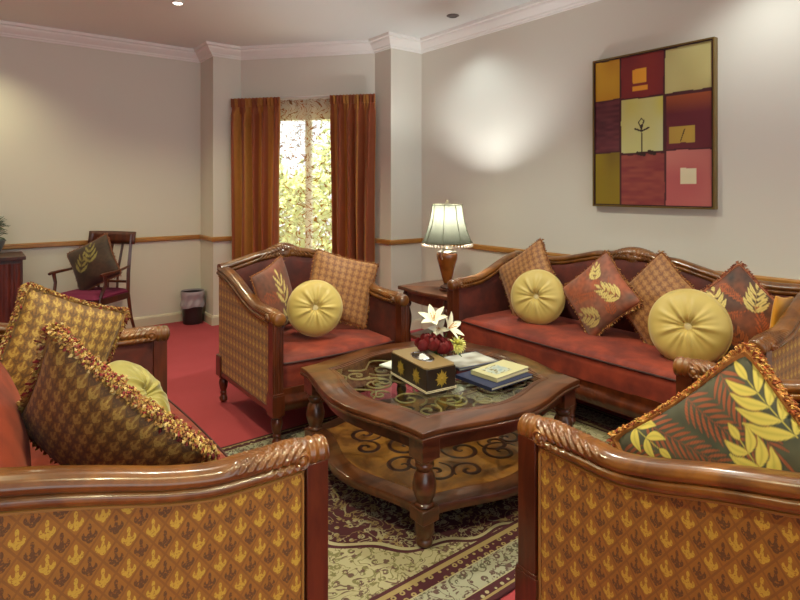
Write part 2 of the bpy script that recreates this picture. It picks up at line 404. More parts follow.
# garden outside
M['leafg'] = mat('garden_leaves', rough=.6, colf=lambda: mixc(noise(coord(), 6, 2), rgb(150, 175, 80), rgb(215, 225, 150)), Transmission_Weight=0.0)
gw = MB()
for i in range(5200):
    c = wp(rng.uniform(-1.4, 2.8), -1.9-rng.uniform(0, .9), 0); z = rng.uniform(0, 1)**.8*3.2*(0.75+.3*math.sin(c[0]*3)); p = Vector((c[0], c[1], z))
    a = Vector(rng.normal(size=3)).normalized(); b = a.orthogonal().normalized()*.04; a *= .09
    gw.add([p-a, p+b, p+a, p-b], [(0, 1, 2, 3)])
tag(gw.build('garden_hedge', M['leafg'], flat=True, recalc=False), 'pale green hedge out in the daylight beyond the window', 'hedge')
struct(MB().box(-2, 11, 4, 13, -.3, -.15).build('ground_outside', mat('sunlit_paving', rgb(220, 205, 175), .9), flat=True))

# ------------------------------------------------ rug
def rugc():
    x, y, _ = sep(coord()); HX, HY = 1.19, .80
    d = mn(HX-absx(x), HY-absx(y)); c = coord()
    cream = rgb(150, 140, 108); mar = rgb(62, 14, 24); olive = rgb(92, 84, 44); tan = rgb(136, 116, 74)
    n = absx(noise(c, 14, 2, .5, 1.6)-.5); vine = 1.0-sst(n, .014, .04)
    f1 = voro(c, 25, rnd=.7); fl = sst(f1, .30, .24) ; ring = mn(f1 > .16, f1 < .24); dots = f1 < .08
    fo = mx(mx(vine, mn(absx(f1-.30) < .06, noise(c, 60, 1) > .45)), mx(ring, dots))
    fieldc = mixc(fo*.85, cream, mixc(noise(c, 30, 1) > .5, olive, mar))
    medal = mixc(fo*.8, mar, mixc(noise(c, 20, 1) > .5, cream, tan))
    rx = x/.80; ry = y/.56; rr = rx*rx+ry*ry+.05*sinx(m_('ARCTAN2', y, x)*16.0)
    f = mixc(rr < 1.0, fieldc, medal); f = mixc(mn(rr > .95, rr < 1.0), f, cream); f = mixc(mn(rr > 1.0, rr < 1.05), f, mar)
    t = x+y; dash = (frac(mx(absx(x), absx(y))*0+(x*1.0-y*1.0)*28.0) > .45)
    fb = voro(c, 30, rnd=.35)
    small = mixc(mn(fb > .12, fb < .30), mar, tan); small2 = mixc(fb < .22, mar, cream)
    border = mixc(mx(fo, fb < .14)*.85, rgb(140, 136, 116), mixc(noise(c, 30, 1) > .5, rgb(60, 52, 36), mar))
    out = f
    def band(a, b, colr, prev): return mixc(mn(d > a, d < b), prev, colr)
    out = band(.235, .25, mar, out); out = band(.215, .235, tan, out); out = band(.17, .215, small, out); out = band(.165, .17, cream, out)
    out = band(.065, .165, border, out); out = band(.06, .065, cream, out); out = band(.028, .06, small2, out); out = band(.018, .028, tan, out); out = mixc(d < .018, out, mar)
    return out
M['rug'] = mat('persian_rug_pile', rough=.95, colf=rugc, bump=lambda: noise(coord(), 500, 2), bstr=.4)
rg = MB().box(-1.19, 1.19, -.80, .80, 0, .010).build('persian_rug', M['rug'], bevel=.003, loc=(1.82, 2.06, .0005))
tag(rg, 'cream and maroon floral oriental rug under the coffee table', 'rug')

# ------------------------------------------------ carved seating
def lerp_tab(t, tab):
    for (a, b), (c, d) in zip(tab, tab[1:]):
        if t <= c:
            k = max(0, min(1, (t-a)/(c-a))); k = k*k*(3-2*k) if False else k; return b+(d-b)*k
    return tab[-1][1]
def smooth_tab(tab, t, h=.03):
    return sum(lerp_tab(t+h*k, tab) for k in (-1, -.5, 0, .5, 1))/5
ARM = [(-.1, .695), (0, .698), (.06, .706), (.15, .706), (.28, .716), (.38, .745), (.5, .79), (.6, .825), (.7, .850), (.83, .866), (.95, .866)]
SEC = []   # rail cross-section (across, up) around the top reference
for a, b in ((0, 0), (.018, -.002), (.031, -.010), (.038, -.022), (.036, -.032), (.031, -.036), (.040, -.042), (.041, -.052), (.034, -.060), (.028, -.064), (.0, -.064)): SEC.append((a, b))
SEC = SEC+[(-a, b) for a, b in SEC[::-1][1:-1]]
def rail_mesh(mb, path, carve, nu, endscale, rnd=False):
    """path(u)->(point, s, side vector); section swept; carve(s, k, a)->outward displacement"""
    ns = len(SEC)*3; vs = []
    ring = []
    L = len(SEC)
    for i in range(ns):
        t = i/3; i0 = int(t) % L; i1 = (i0+1) % L; f = t-int(t)
        ring.append((SEC[i0][0]*(1-f)+SEC[i1][0]*f, SEC[i0][1]*(1-f)+SEC[i1][1]*f))
    for i in range(nu):
        u = i/(nu-1); p, s, side = path(u); p2, _, _ = path(min(1, u+1e-3)); p1, _, _ = path(max(0, u-1e-3))
        tan = (p2-p1).normalized(); nrmv = side.cross(tan).normalized()
        if nrmv.z < 0: nrmv = -nrmv
        k = endscale(s, u); mo = max(0, min(1, (.052-s)/.012)) if rnd else 0
        for a, b in ring:
            ca, cb = a, b+.032; L_ = math.hypot(ca, cb) or 1
            if mo: g = (1-mo)+mo*.0355/L_; ca *= g; cb *= g; L_ *= g
            dd = carve(s, ca, cb); q = k+dd/L_
            vs.append(p+side*(ca*q)+nrmv*(-.032+cb*q))
    fs = [(i*ns+j, i*ns+(j+1) % ns, (i+1)*ns+(j+1) % ns, (i+1)*ns+j) for i in range(nu-1) for j in range(ns)]
    fs += [tuple(range(ns-1, -1, -1)), tuple(range((nu-1)*ns, nu*ns))]
    mb.add(vs, fs)
def seat_unit(name, W, D, crest, label, cat, loc, rz, group=None, nu=260, legs_mid=False, bulge=.05, arm=None):
    t = empty(name, loc, rz, label, cat, group)
    hw = W/2; xr = hw-.042; ks = D/.83
    az = lambda s: smooth_tab(arm or ARM, s/ks if s > 0 else s)
    for sg in (-1, 1):
        # arm rail with carved acanthus and scroll front
        def path(u):
            s = -.026+(D+.006)*u; return Vector((sg*xr, s, az(s))), s, Vector((1, 0, 0))
        def carve(s, a, b):
            if b < -.018: return 0
            e = .27-.10*abs(math.sin((abs(a)+b)*60))
            if not (.036 < s < e): return 0
            wgt = min(1, (s-.036)/.015, (e-s)/.05)
            ph = (s+.75*b-1.2*abs(a))*2*math.pi/.024
            return wgt*(.0085*(abs(math.sin(ph/2))**.6-.45))
        def es(s, u):
            if s < -.018: return .6+.4*(s+.026)/.008
            if s < .036: return 1.03+.06*math.cos((s+.004)*2*math.pi/.025)
            return 1.0+.05*max(0, 1-abs(s-.09)/.09)
        mb = MB(); rail_mesh(mb, path, carve, nu, es, True)
        for side in (-1, 1):   # scroll eye on both flanks
            cx = sg*xr+side*.036; cz = az(.06)-.036
            pr = [(0, .012), (.006, .0115), (.010, .008), (.0125, .003), (.014, .006), (.018, .008), (.022, .004), (.0235, -.01)]
            m2 = MB().lathe([(r, z*side) for r, z in pr], (cx, .062, cz), 28, 'x'); mb.add(m2.v, m2.f)
        mb.build('arm_rail', M['rail'], t, ang=60)
        # front post, fluted, with base block
        x0, x1 = sorted((sg*(hw-.004), sg*(hw-.064))); mb = MB(); out = []
        n = 40
        for i in range(n):   # front face flutes
            f = i/(n-1); dx = x0+(x1-x0)*f; out.append((dx, -.012+(.006*abs(math.sin(f*math.pi*3)) if .05 < f < .95 else 0)))
        out += [(x1, .048), (x0, .048)]
        mb.prism(out, .27, az(.0)-.045); mb.box(x0-.004, x1+.004, -.02, .055, .17, .275); mb.box(x0-.002, x1+.002, -.018, .052, .275, .285)
        mb.build('front_post', M['post'], t, bevel=.002)
        # outer panel of tapestry, inner upholstery
        xs = sg*(hw-.016); ss = [.05+(D-.07)*i/60 for i in range(61)]
        def slab(mb, xa, xb, zb, drop, s0=0, s1=61):
            q = ss[s0:s1]; top = [az(s)-drop for s in q]; v = []; uvs = []
            for x in (xa, xb):
                for s, z in zip(q, top): v += [(x, s, zb), (x, s, z)]; uvs += [(s, zb), (s, z)]
            n = len(q)*2; fs = []
            for b in (0, n):
                fs += [(b+2*i, b+2*i+2, b+2*i+3, b+2*i+1) for i in range(len(q)-1)]
            fs += [(2*i+1, 2*i+3, n+2*i+3, n+2*i+1) for i in range(len(q)-1)]+[(2*i, 2*i+2, n+2*i+2, n+2*i) for i in range(len(q)-1)]
            fs += [(0, 1, n+1, n), (n-2, n-1, 2*n-1, 2*n-2)]
            mb.add(v, fs, uvs)
        mb = MB(); slab(mb, xs, xs-sg*.02, .2, .058); mb.build('arm_panel', M['panel'], t, flat=True)
        mb = MB(); pts = [(xs+sg*.002, .056, .21+.01*i) for i in range(0, int((az(.05)-.068-.21)/.01))]+[(xs+sg*.002, s, az(s)-.069) for s in ss[1:]]
        mb.tube(pts, .0042, 6); mb.build('gimp_trim', M['gimp'], t)
        mb = MB()
        def inn(u, v):
            s = .05+(D-.07)*u; zt = az(s)-.055; z = .30+(zt-.30)*v
            bul = .022*(max(0, math.sin(math.pi*v))**.4)*(max(0, math.sin(math.pi*u))**.3)
            return (sg*(hw-.060)-sg*(.0+bul), s, z)
        mb.grid(inn, 30, 16); mb.build('arm_upholstery', M['velvet_dark'], t, ang=180, recalc=False)
        mb = MB().box(*sorted((sg*(hw-.012), sg*(hw-.06))), .05, D-.05, .175, .205); mb.build('side_rail', M['post'], t, bevel=.004)
        # rear block and turned legs
        MB().box(*sorted((sg*(hw-.004), sg*(hw-.07))), D-.07, D+.002, .17, .30).build('rear_block', M['post'], t, bevel=.003)
        for yy, rr in ((.018, 1), (D-.035, .92)):
            pr = [(.020, 0), (.026, .004), (.027, .02), (.021, .032), (.017, .04), (.022, .048), (.022, .056), (.018, .062), (.026, .085), (.031, .115), (.028, .135), (.022, .142), (.032, .150), (.032, .160), (.026, .165), (.03, .172)]
            MB().lathe([(r*rr, z+.0105) for r, z in pr], (sg*(hw-.04), yy, 0), 24).build('leg', M['post'], t)
    # crest rail
    def cz(x): return crest(abs(x))
    def cpath(u):
        x = -hw+.012+(W-.024)*u; return Vector((x, D-.030, cz(x))), x, Vector((0, 1, 0))
    def ccarve(x, a, b):
        x = abs(x)
        if x > .15: return 0
        r = math.hypot(x, b-.06); ph = math.atan2(x, .1+b)*16+x*60
        return min(1, (.15-x)/.05)*(.006*abs(math.sin(ph))+.006*math.cos(x*math.pi/.15)+.004)
    mb = MB(); rail_mesh(mb, cpath, ccarve, int(nu*W*.9), lambda s, u: 1.0)
    mb.build('crest_rail', M['rail'], t, ang=60)
    mb = MB()  # carved shell hanging from the crest
    for k in range(-5, 6):
        a = k*.25; L = .062-.004*abs(k)
        mb.tube([(math.sin(a)*.012, D-.068, cz(0)-.02), (math.sin(a)*L*.6, D-.078, cz(0)-.03-math.cos(a)*L*.5), (math.sin(a)*L*1.3, D-.072, cz(0)-.03-math.cos(a)*L)], [.006, .010, .004], 7)
    for sg in (-1, 1):
        for k in range(5):
            x = sg*(.07+.028*k); mb.tube([(x-sg*.02, D-.066, cz(x)-.025), (x, D-.075, cz(x)-.045-.004*math.sin(k)), (x+sg*.018, D-.068, cz(x)-.05)], [.005, .008, .003], 7)
    mb.build('crest_carving', M['rail'], t)
    # backrest inside and outside
    mb = MB()
    def bk(u, v):
        x = -(hw-.07)+(W-.14)*u; zt = cz(x)-.055; z = .34+(zt-.34)*v
        bul = bulge*(max(0, math.sin(math.pi*v))**.5)*(max(0, math.sin(math.pi*u))**.25)
        return (x, D-.058-bul-.02*(1-v), z)
    mb.grid(bk, 60, 24); mb.build('backrest', M['velvet'] if bulge > .06 else M['velvet_dark'], t, ang=180, recalc=False)
    mb = MB(); n = 61; v = []; uvs = []
    for y in (D-.012, D-.03):
        for i in range(n):
            x = -(hw-.03)+(W-.06)*i/(n-1); v += [(x, y, .2), (x, y, cz(x)-.05)]; uvs += [(x, .2), (x, cz(x)-.05)]
    fs = []
    for b in (0, 2*n): fs += [(b+2*i, b+2*i+2, b+2*i+3, b+2*i+1) for i in range(n-1)]
    fs += [(2*i, 2*i+2, 2*n+2*i+2, 2*n+2*i) for i in range(n-1)]
    mb.add(v, fs, uvs); mb.build('rear_panel', M['panel'], t, flat=True)
    # seat, piping, apron
    sx = hw-.082; y0, y1 = .045, D-.09
    mb = MB(); NU, NV = 66, 40
    def top(u, v):
        x = -sx+2*sx*u; bow = .03*(1-(2*u-1)**2); yf = y0-bow+.0; y = yf+(y1-yf)*v
        d = min(u*2*sx, (1-u)*2*sx, v*(y1-yf), (1-v)*(y1-yf)); z = .436+.024*math.sin(math.pi*u)**.5*math.sin(math.pi*min(1, v*1.0))**.5
        if d < .022: z -= .018*(1-d/.022)**2
        return x, y, z
    def st(u, v):
        m = 3
        U = (u*(NU-1)-m)/(NU-1-2*m); V = (v*(NV-1)-m)/(NV-1-2*m); cu = min(1, max(0, U)); cv = min(1, max(0, V))
        x, y, z = top(cu, cv); o = max(abs(U-cu)*(NU-1-2*m), abs(V-cv)*(NV-1-2*m))
        if o > .01: z = z-o*.05; 
        return (x, y, max(z, .285))
    mb.grid(st, NU, NV); sc = mb.build('seat_cushion', M['velvet'], t, ang=60)
    mb = MB(); pts = [(Vector(top(i/40, 0))+Vector((0, -.003, -.0))) for i in range(41)]
    mb.tube(pts, .0055, 7); mb.build('piping', M['piping'], sc)
    mb = MB()
    def ap(u, v):
        x = -(hw-.078)+2*(hw-.078)*u; z = .175+.09*v
        y = .012-.022*(1-(2*u-1)**2)+.008*math.cos(v*2*math.pi)
        k = abs(x)
        if k < .26 and .15 < v < .85: y -= .006*abs(math.sin(k*70+v*5))*min(1, (.26-k)/.05)
        return (x, y, z)
    mb.grid(ap, 140, 14)
    mb.box(-(hw-.078), hw-.078, .02, .045, .175, .29)
    mb.build('apron', M['post'], t)
    MB().box(-(hw-.07), hw-.07, D-.06, D-.02, .175, .21).build('back_rail', M['post'], t, bevel=.004)
    if legs_mid:
        for yy in (.03, D-.035):
            MB().lathe([(r, z+.0105) for r, z in [(.020, 0), (.027, .02), (.017, .04), (.022, .05), (.018, .062), (.031, .115), (.022, .142), (.032, .155), (.03, .17)]], (0, yy, 0), 20).build('leg', M['post'], t)
    return t
CH1 = [(0, .968), (.05, .962), (.1, .945), (.2, .928), (.3, .902), (.4, .876), (.5, .866)]
def crest_tab(tab): return lambda x: smooth_tab(tab, x, .02)
armc = crest_tab(CH1)
sofc = crest_tab([(0, .958), (.08, .952), (.16, .934), (.28, .925), (.42, .890), (.52, .866), (.62, .852), (.8, .850), (1.0, .862)])
lovc = crest_tab([(0, .965), (.1, .945), (.25, .93), (.4, .9), (.55, .872), (.8, .866)])
seat_unit('carved_armchair', .90, .83, armc, 'wide carved armchair with yellow round cushion in front of the window', 'armchair', (1.672, 2.69, 0), 0, 'carved armchairs')
seat_unit('carved_armchair', .97, .83, armc, 'carved armchair at lower right, patterned arm side towards the viewer', 'armchair', (1.71, 1.045, 0), math.pi, 'carved armchairs', nu=420, arm=ARM[:3]+[(.15, .702), (.28, .697), (.38, .720), (.48, .752), (.58, .779), (.66, .798), (.75, .828), (.83, .856), (.95, .86)])
seat_unit('carved_loveseat', 1.56, .83, lovc, 'carved loveseat at lower left, tapestry arm side towards the viewer', 'loveseat', (.715, 2.03, 0), R(90), nu=420, bulge=.18, arm=ARM[:4]+[(.28, .712), (.38, .735), (.5, .773), (.6, .802), (.7, .826), (.83, .852), (.95, .86)])
seat_unit('carved_sofa', 2.01, .735, sofc, 'long red velvet three seat sofa along the wall below the painting', 'sofa', (2.68, 1.94, 0), R(-90), legs_mid=True)

# ------------------------------------------------ coffee table and side table
def ogee(h, b, n=40):
    out = []
    for k in range(4):
        a = k*math.pi/2; ca, sa = round(math.cos(a)), round(math.sin(a))
        for i in range(n):
            t = -1+2*i/n; off = b*(math.cos(math.pi*t)+1)/2
            x, y = t*h, -h-off; out.append((x*ca-y*sa, x*sa+y*ca))
    return out
def spiral(cx, cy, r0, turns, a0, dirn=1, n=40, k=.12):
    pts = []
    for i in range(n):
        f = i/(n-1); a = a0+dirn*turns*2*math.pi*f; r = r0*(1-f)**.9+.1*r0*k
        pts.append((cx+r*math.cos(a), cy+r*math.sin(a)))
    return pts
def frame_ring(mb, outer, inner, z0, z1, edge=.006):
    n = len(outer); ins = []
    def off(p, d):
        L = math.hypot(*p); return (p[0]*(L-d)/L, p[1]*(L-d)/L)
    rings = [(outer, 0, z0), (outer, -.002, z0+.010), (outer, .004, z0+.014), (outer, 0, z0+.018), (outer, 0, z1-edge), (outer, edge*.4, z1-edge*.3), (outer, edge, z1),
             (inner, -.034, z1), (inner, -.030, z1-.004), (inner, -.024, z1-.001), (inner, -.018, z1-.001), (inner, -.013, z1-.005), (inner, -.008, z1-.003), (inner, -.002, z1-.003), (inner, 0, z1-.006), (inner, 0, z0)]
    v = []
    for o, d, z in rings:
        for p in o: q = off(p, d); v.append((q[0], q[1], z))
    m = len(rings); fs = [(i*n+k, i*n+(k+1) % n, ((i+1) % m)*n+(k+1) % n, ((i+1) % m)*n+k) for i in range(m) for k in range(n)]
    mb.add(v, fs)
def tleg(t, x, y, zt, zs, m, blk=.042):
    mb = MB(); b = blk
    mb.box(x-b, x+b, y-b, y+b, zt-.085, zt)
    mb.lathe([(.028, zt-.155), (.036, zt-.150), (.036, zt-.142), (.024, zt-.136), (.030, zt-.125), (.038, zt-.112), (.034, zt-.100), (.040, zt-.092), (.040, zt-.083)], (x, y, 0), 24)
    mb.lathe([(.026, zs), (.036, zs+.004), (.036, zs+.012), (.028, zs+.018), (.036, zs+.035), (.045, zs+.065), (.046, zs+.085), (.038, zs+.120), (.028, zs+.138), (.024, zt-.160), (.028, zt-.152)], (x, y, 0), 28)
    mb.box(x-b*.95, x+b*.95, y-b*.95, y+b*.95, zs-.05, zs+.002)
    mb.lathe([(.020, .0105), (.030, .016), (.032, .030), (.026, .042), (.030, .050), (.038, .062), (.036, zs-.045)], (x, y, 0), 24)
    return mb.build('leg', m, t, bevel=.003)
ct = empty('coffee_table', (1.77, 2.035, 0), 0, 'square mahogany coffee table with bowed glass top and lower shelf', 'coffee table')
H = .475; TOP = .46
to = ogee(H, .085); ti = ogee(H*.74, .075)
mb = MB(); frame_ring(mb, to, ti, TOP-.036, TOP); mb.build('table_top_frame', M['table'], ct, ang=30)
mb = MB(); mb.prism(ogee(H*.755, .074), TOP-.014, TOP-.006); mb.build('glass_top', glassmat('table_glass', (.86, .9, .86), 1.3), ct, flat=True)
mb = MB()   # scrollwork below the glass
for k in range(4):
    ca, sa = math.cos(k*math.pi/2), math.sin(k*math.pi/2)
    for (cx, cy, r, tn, a0, dr) in ((.12, -.26, .085, 1.6, 0, 1), (-.12, -.26, .085, 1.6, math.pi, -1), (.0, -.33, .05, 1.3, 1.5, 1), (.27, -.27, .06, 1.4, 2.3, -1), (.10, -.10, .09, 1.6, 4, 1), (.22, -.12, .06, 1.4, 1, -1)):
        mb.tube([(x*ca-y*sa, x*sa+y*ca, TOP-.03) for x, y in spiral(cx, cy, r, tn, a0, dr)], .0045, 6)
    mb.tube([((x*ca-y*sa), (x*sa+y*ca), TOP-.03) for x, y in [(-.36+.72*i/20, -.37+.05*math.sin(i*.9)) for i in range(21)]], .0045, 6)
mb.build('iron_scrollwork', mat('aged_brass_scroll', rgb(170, 148, 108), .4, Metallic=.4), ct)
mb = MB(); ao = ogee(H*.93, .075); ai = [(p[0]*.95, p[1]*.95) for p in ao]; n = len(ao)
v = [(p[0], p[1], z) for o, z in ((ao, TOP-.095), (ao, TOP-.088), (ao, TOP-.034), (ai, TOP-.034), (ai, TOP-.095)) for p in o]
mb.add(v, [(i*n+k, i*n+(k+1) % n, ((i+1) % 5)*n+(k+1) % n, ((i+1) % 5)*n+k) for i in range(5) for k in range(n)])
mb.build('apron', M['table'], ct, ang=30)
for sx in (-1, 1):
    for sy in (-1, 1): tleg(ct, sx*(H-.055), sy*(H-.055), TOP-.034, .158, M['table'])
mb = MB(); mb.prism(ogee(H*.93, .10), .120, .158, .006); shf = mb.build('lower_shelf', M['table'], ct, ang=30)
mb = MB(); mb.prism(ogee(H*.80, .085), .1575, .1592); mb.build('veneer_field', M['shelf'], shf, flat=True)
mb = MB()
for k in range(4):
    ca, sa = math.cos(k*math.pi/2), math.sin(k*math.pi/2)
    for (cx, cy, r, tn, a0, dr) in ((.13, -.30, .095, 1.5, 0, 1), (-.10, -.33, .07, 1.4, math.pi, -1), (.0, -.18, .10, 1.5, 1.5, 1), (.26, -.22, .08, 1.4, 2.3, -1), (-.22, -.17, .075, 1.3, .8, 1)):
        mb.tube([(x*ca-y*sa, x*sa+y*ca, .1592) for x, y in spiral(cx, cy, r, tn, a0, dr)], [.005+.006*math.sin(math.pi*i/39) for i in range(40)], 6, flat=.15)
mb.build('scroll_inlay', M['inlay'], shf)

st = empty('side_table', (3.06, 3.34, 0), 0, 'small mahogany side table in the corner under the lamp', 'side table')
mb = MB(); mb.prism(ogee(.30, .03), .525, .555, .006); mb.build('table_top', M['table'], st, ang=30)
mb = MB(); mb.prism(ogee(.262, .03), .445, .526); mb.build('apron', M['table'], st, ang=30)
mb = MB(); mb.prism(ogee(.24, .03), .14, .165, .005); mb.build('lower_shelf', M['table'], st, ang=30)
for sx in (-1, 1):
    for sy in (-1, 1):
        x, y = sx*.245, sy*.245
        MB().lathe([(.018, .001), (.027, .012), (.027, .03), (.02, .045), (.024, .06), (.03, .1), (.03, .17), (.022, .19), (.026, .21), (.036, .27), (.036, .32), (.024, .372), (.020, .385), (.030, .398), (.036, .416), (.030, .436), (.020, .448), (.030, .46), (.038, .482), (.032, .506), (.02, .52), (.02, .53)], (x, y, 0), 24).build('leg', M['dark'], st)

# ------------------------------------------------ table lamp
lx, ly, lz = 2.93, 3.23, .5555
tl_ = empty('table_lamp', (lx, ly, lz), R(20), 'lit table lamp with sage bell shade and beaded hem in the corner', 'lamp')
MB().lathe([(.055, .0), (.062, .004), (.062, .014), (.05, .02), (.055, .028), (.05, .036), (.03, .045), (.026, .055), (.03, .06)], n=32).build('lamp_foot', M['dark'], tl_)
M['amberg'] = mat('amber_glaze', rough=.18, colf=lambda: mixc(noise(coord(), 14, 3), rgb(70, 30, 10), rgb(170, 100, 40)), Coat_Weight=.6)
MB().lathe([(.026, .058), (.034, .075), (.046, .12), (.064, .19), (.080, .25), (.082, .28), (.070, .300), (.05, .306)], n=40).build('lamp_body', M['amberg'], tl_)
M['silver'] = mat('antique_silver', rgb(190, 180, 160), .3, Metallic=.8)
mb = MB().lathe([(.072, .292), (.074, .300), (.062, .310), (.044, .318), (.05, .33), (.034, .342), (.014, .35), (.012, .40)], n=32)
for sg in (-1, 1): mb.tube([(sg*.06, 0, .31), (sg*.088, 0, .322), (sg*.102, 0, .305), (sg*.096, 0, .27), (sg*.078, 0, .25)], .007, 8)
mb.build('lamp_collar', M['silver'], tl_)
shp = [(.192, .375), (.178, .40), (.158, .45), (.140, .51), (.126, .57), (.118, .625), (.114, .665)]
ms_ = bpy.data.materials.new('sage_silk_shade'); ms_.use_nodes = True; nt = ms_.node_tree; X.nt = nt; nt.nodes.clear()
o_ = nt.nodes.new('ShaderNodeOutputMaterial'); a_ = nt.nodes.new('ShaderNodeBsdfTranslucent'); b_ = nt.nodes.new('ShaderNodeBsdfDiffuse'); c_ = nt.nodes.new('ShaderNodeMixShader')
cs = mixc(noise(mapping(coord(), (200, 200, 4)), 1, 2), rgb(46, 46, 38), rgb(72, 70, 56)); nt.links.new(cs.k, a_.inputs[0]); nt.links.new(cs.k, b_.inputs[0]); c_.inputs[0].default_value = .45
nt.links.new(a_.outputs[0], c_.inputs[1]); nt.links.new(b_.outputs[0], c_.inputs[2]); nt.links.new(c_.outputs[0], o_.inputs[0])
mb = MB(); mb.grid(lambda u, v: (lambda r, z: (r*math.cos(u*2*math.pi), r*math.sin(u*2*math.pi), z))(*( (lambda t: (lerp_tab(t, [(p[1], p[0]) for p in shp]), t))(.375+.29*v))), 64, 24, cu=True)
shd = mb.build('lamp_shade', ms_, tl_, ang=180)
mb = MB()
M['braid'] = mat('dark_sage_braid', rgb(78, 74, 50), .7)
for r, z, q in ((.115, .665, .004), (.193, .376, .005)): mb.grid(lambda u, v: ((r+q*math.cos(v*6.283))*math.cos(u*6.283), (r+q*math.cos(v*6.283))*math.sin(u*6.283), z+q*math.sin(v*6.283)), 64, 8, True, True)
for k in range(8):
    a = k*math.pi/4+.3; mb.tube([((r+.002)*math.cos(a), (r+.002)*math.sin(a), z) for r, z in shp], .0028, 6)
mb.build('shade_braid', M['braid'], shd)
mb = MB()
for k in range(46):
    a = 2*math.pi*k/46; x, y = .193*math.cos(a), .193*math.sin(a)
    mb.lathe([(.0, .340), (.007, .344), (.0095, .352), (.007, .360), (.003, .363), (.005, .367), (.003, .371), (0, .376)], (x, y, 0), 8)
be = mb.build('bead_fringe', mat('pearl_beads', rgb(225, 205, 180), .25), shd)
MB().lathe([(.0, .71), (.012, .703), (.015, .692), (.01, .682), (.02, .676), (.03, .670), (.03, .666), (0, .665)], n=20).build('finial', M['silver'], tl_)
mb = MB()
for k in range(3):
    a = k*2.094; mb.tube([(0, 0, .666), (.115*math.cos(a), .115*math.sin(a), .665)], .002, 6)
mb.tube([(0, 0, .40), (0, 0, .67)], .003, 6); mb.build('harp', M['silver'], tl_)
MB().lathe([(0, .40), (.014, .405), (.02, .43), (.03, .46), (.028, .485), (.012, .50), (0, .503)], n=20).build('bulb', emis('bulb_glow', (1, .9, .7), 8), tl_)
lamp('bulb_light', 'POINT', (lx, ly, lz+.57), 38, (.93, .98, 1), shadow_soft_size=.03)

# ------------------------------------------------ cloth painting (pattern colours, per vertex)
def vnoise(x, y, s, seed=0):
    r = np.random.default_rng(seed); g = r.random((64, 64)); x = np.asarray(x)*s; y = np.asarray(y)*s
    xi = np.floor(x).astype(int); yi = np.floor(y).astype(int); fx = x-xi; fy = y-yi; fx = fx*fx*(3-2*fx); fy = fy*fy*(3-2*fy)
    G = lambda a, b: g[a % 64, b % 64]
    return (G(xi, yi)*(1-fx)+G(xi+1, yi)*fx)*(1-fy)+(G(xi, yi+1)*(1-fx)+G(xi+1, yi+1)*fx)*fy
def leaf_spray(c, x, y, ox, oy, ang, L, n, col1, col2, wid=.075, spread=.7, k0=.62):
    """a stem with paired pointed leaflets, painted over colours c"""
    ca, sa = math.cos(ang), math.sin(ang); u = (x-ox)*ca+(y-oy)*sa; v = -(x-ox)*sa+(y-oy)*ca
    m = np.clip((.009-np.abs(v))/.006, 0, 1)*((u > -.02) & (u < L*.9)); rib = np.zeros(len(x)); edge = np.zeros(len(x))
    for k in range(n):
        for sd in (-1, 1) if k < n-1 else (0,):
            f = k/(n-1); bu = L*f*.8; a = sd*spread*(1-.35*f); ll = L*(k0-.3*k0*f); ww = wid*(1-.3*f)
            if sd == 0: ll = L*.35
            du = (u-bu)*math.cos(a)+v*math.sin(a); dv = -(u-bu)*math.sin(a)+v*math.cos(a)
            t = np.clip(du/ll, 0, 1); curve = np.abs(dv-sd*wid*.45*np.sin(t*math.pi)); hw_ = ww*np.sin(t**.8*math.pi)
            mm = np.clip((hw_*.84-curve)/.016+.5, 0, 1)*(hw_ > .004); e = np.clip((hw_+.012-curve)/.014, 0, 1)*(hw_ > .004)
            ins = mm > .5; rib[ins] = curve[ins]/np.maximum(hw_[ins], 1e-4); m = m*(1-e)+0*m; m = np.maximum(m, mm)
            edge = np.maximum(edge, e)
    c1, c2 = s2l(col1), s2l(col2); k = (1-rib)[:, None]**4
    c = c*(1-.45*(edge*(1-m))[:, None])
    tint = c1*(1-k*.7)+c2*k*.7
    return c*(1-m[:, None])+tint*m[:, None]
def rust_fern(c, x, y, ox, oy, ang, L, col1):
    return leaf_spray(c, x, y, ox, oy, ang, L, 12, col1, tuple(v*.7 for v in col1), wid=.022, spread=.75, k0=.26)
def paint_leaf(bgc, rust, sprays, ferns, seed=1):
    def f(vs, uv):
        x = np.array([q[0] for q in uv])*2-1; y = np.array([q[1] for q in uv])*2-1
        n = vnoise(x+3, y+3, 3.1, seed)[:, None]; n2 = vnoise(x+3, y+3, 12, seed+1)[:, None]
        c = s2l(bgc[0])*(1-n)+s2l(bgc[1])*n; c = c*(.75+.5*n2)
        for ox, oy, a, L in ferns: c = rust_fern(c, x, y, ox, oy, R(a), L, rust)
        for ox, oy, a, L, nl, c1, c2 in sprays: c = leaf_spray(c, x, y, ox, oy, R(a), L, nl, c1, c2)
        return [tuple(q) for q in c]
    return f
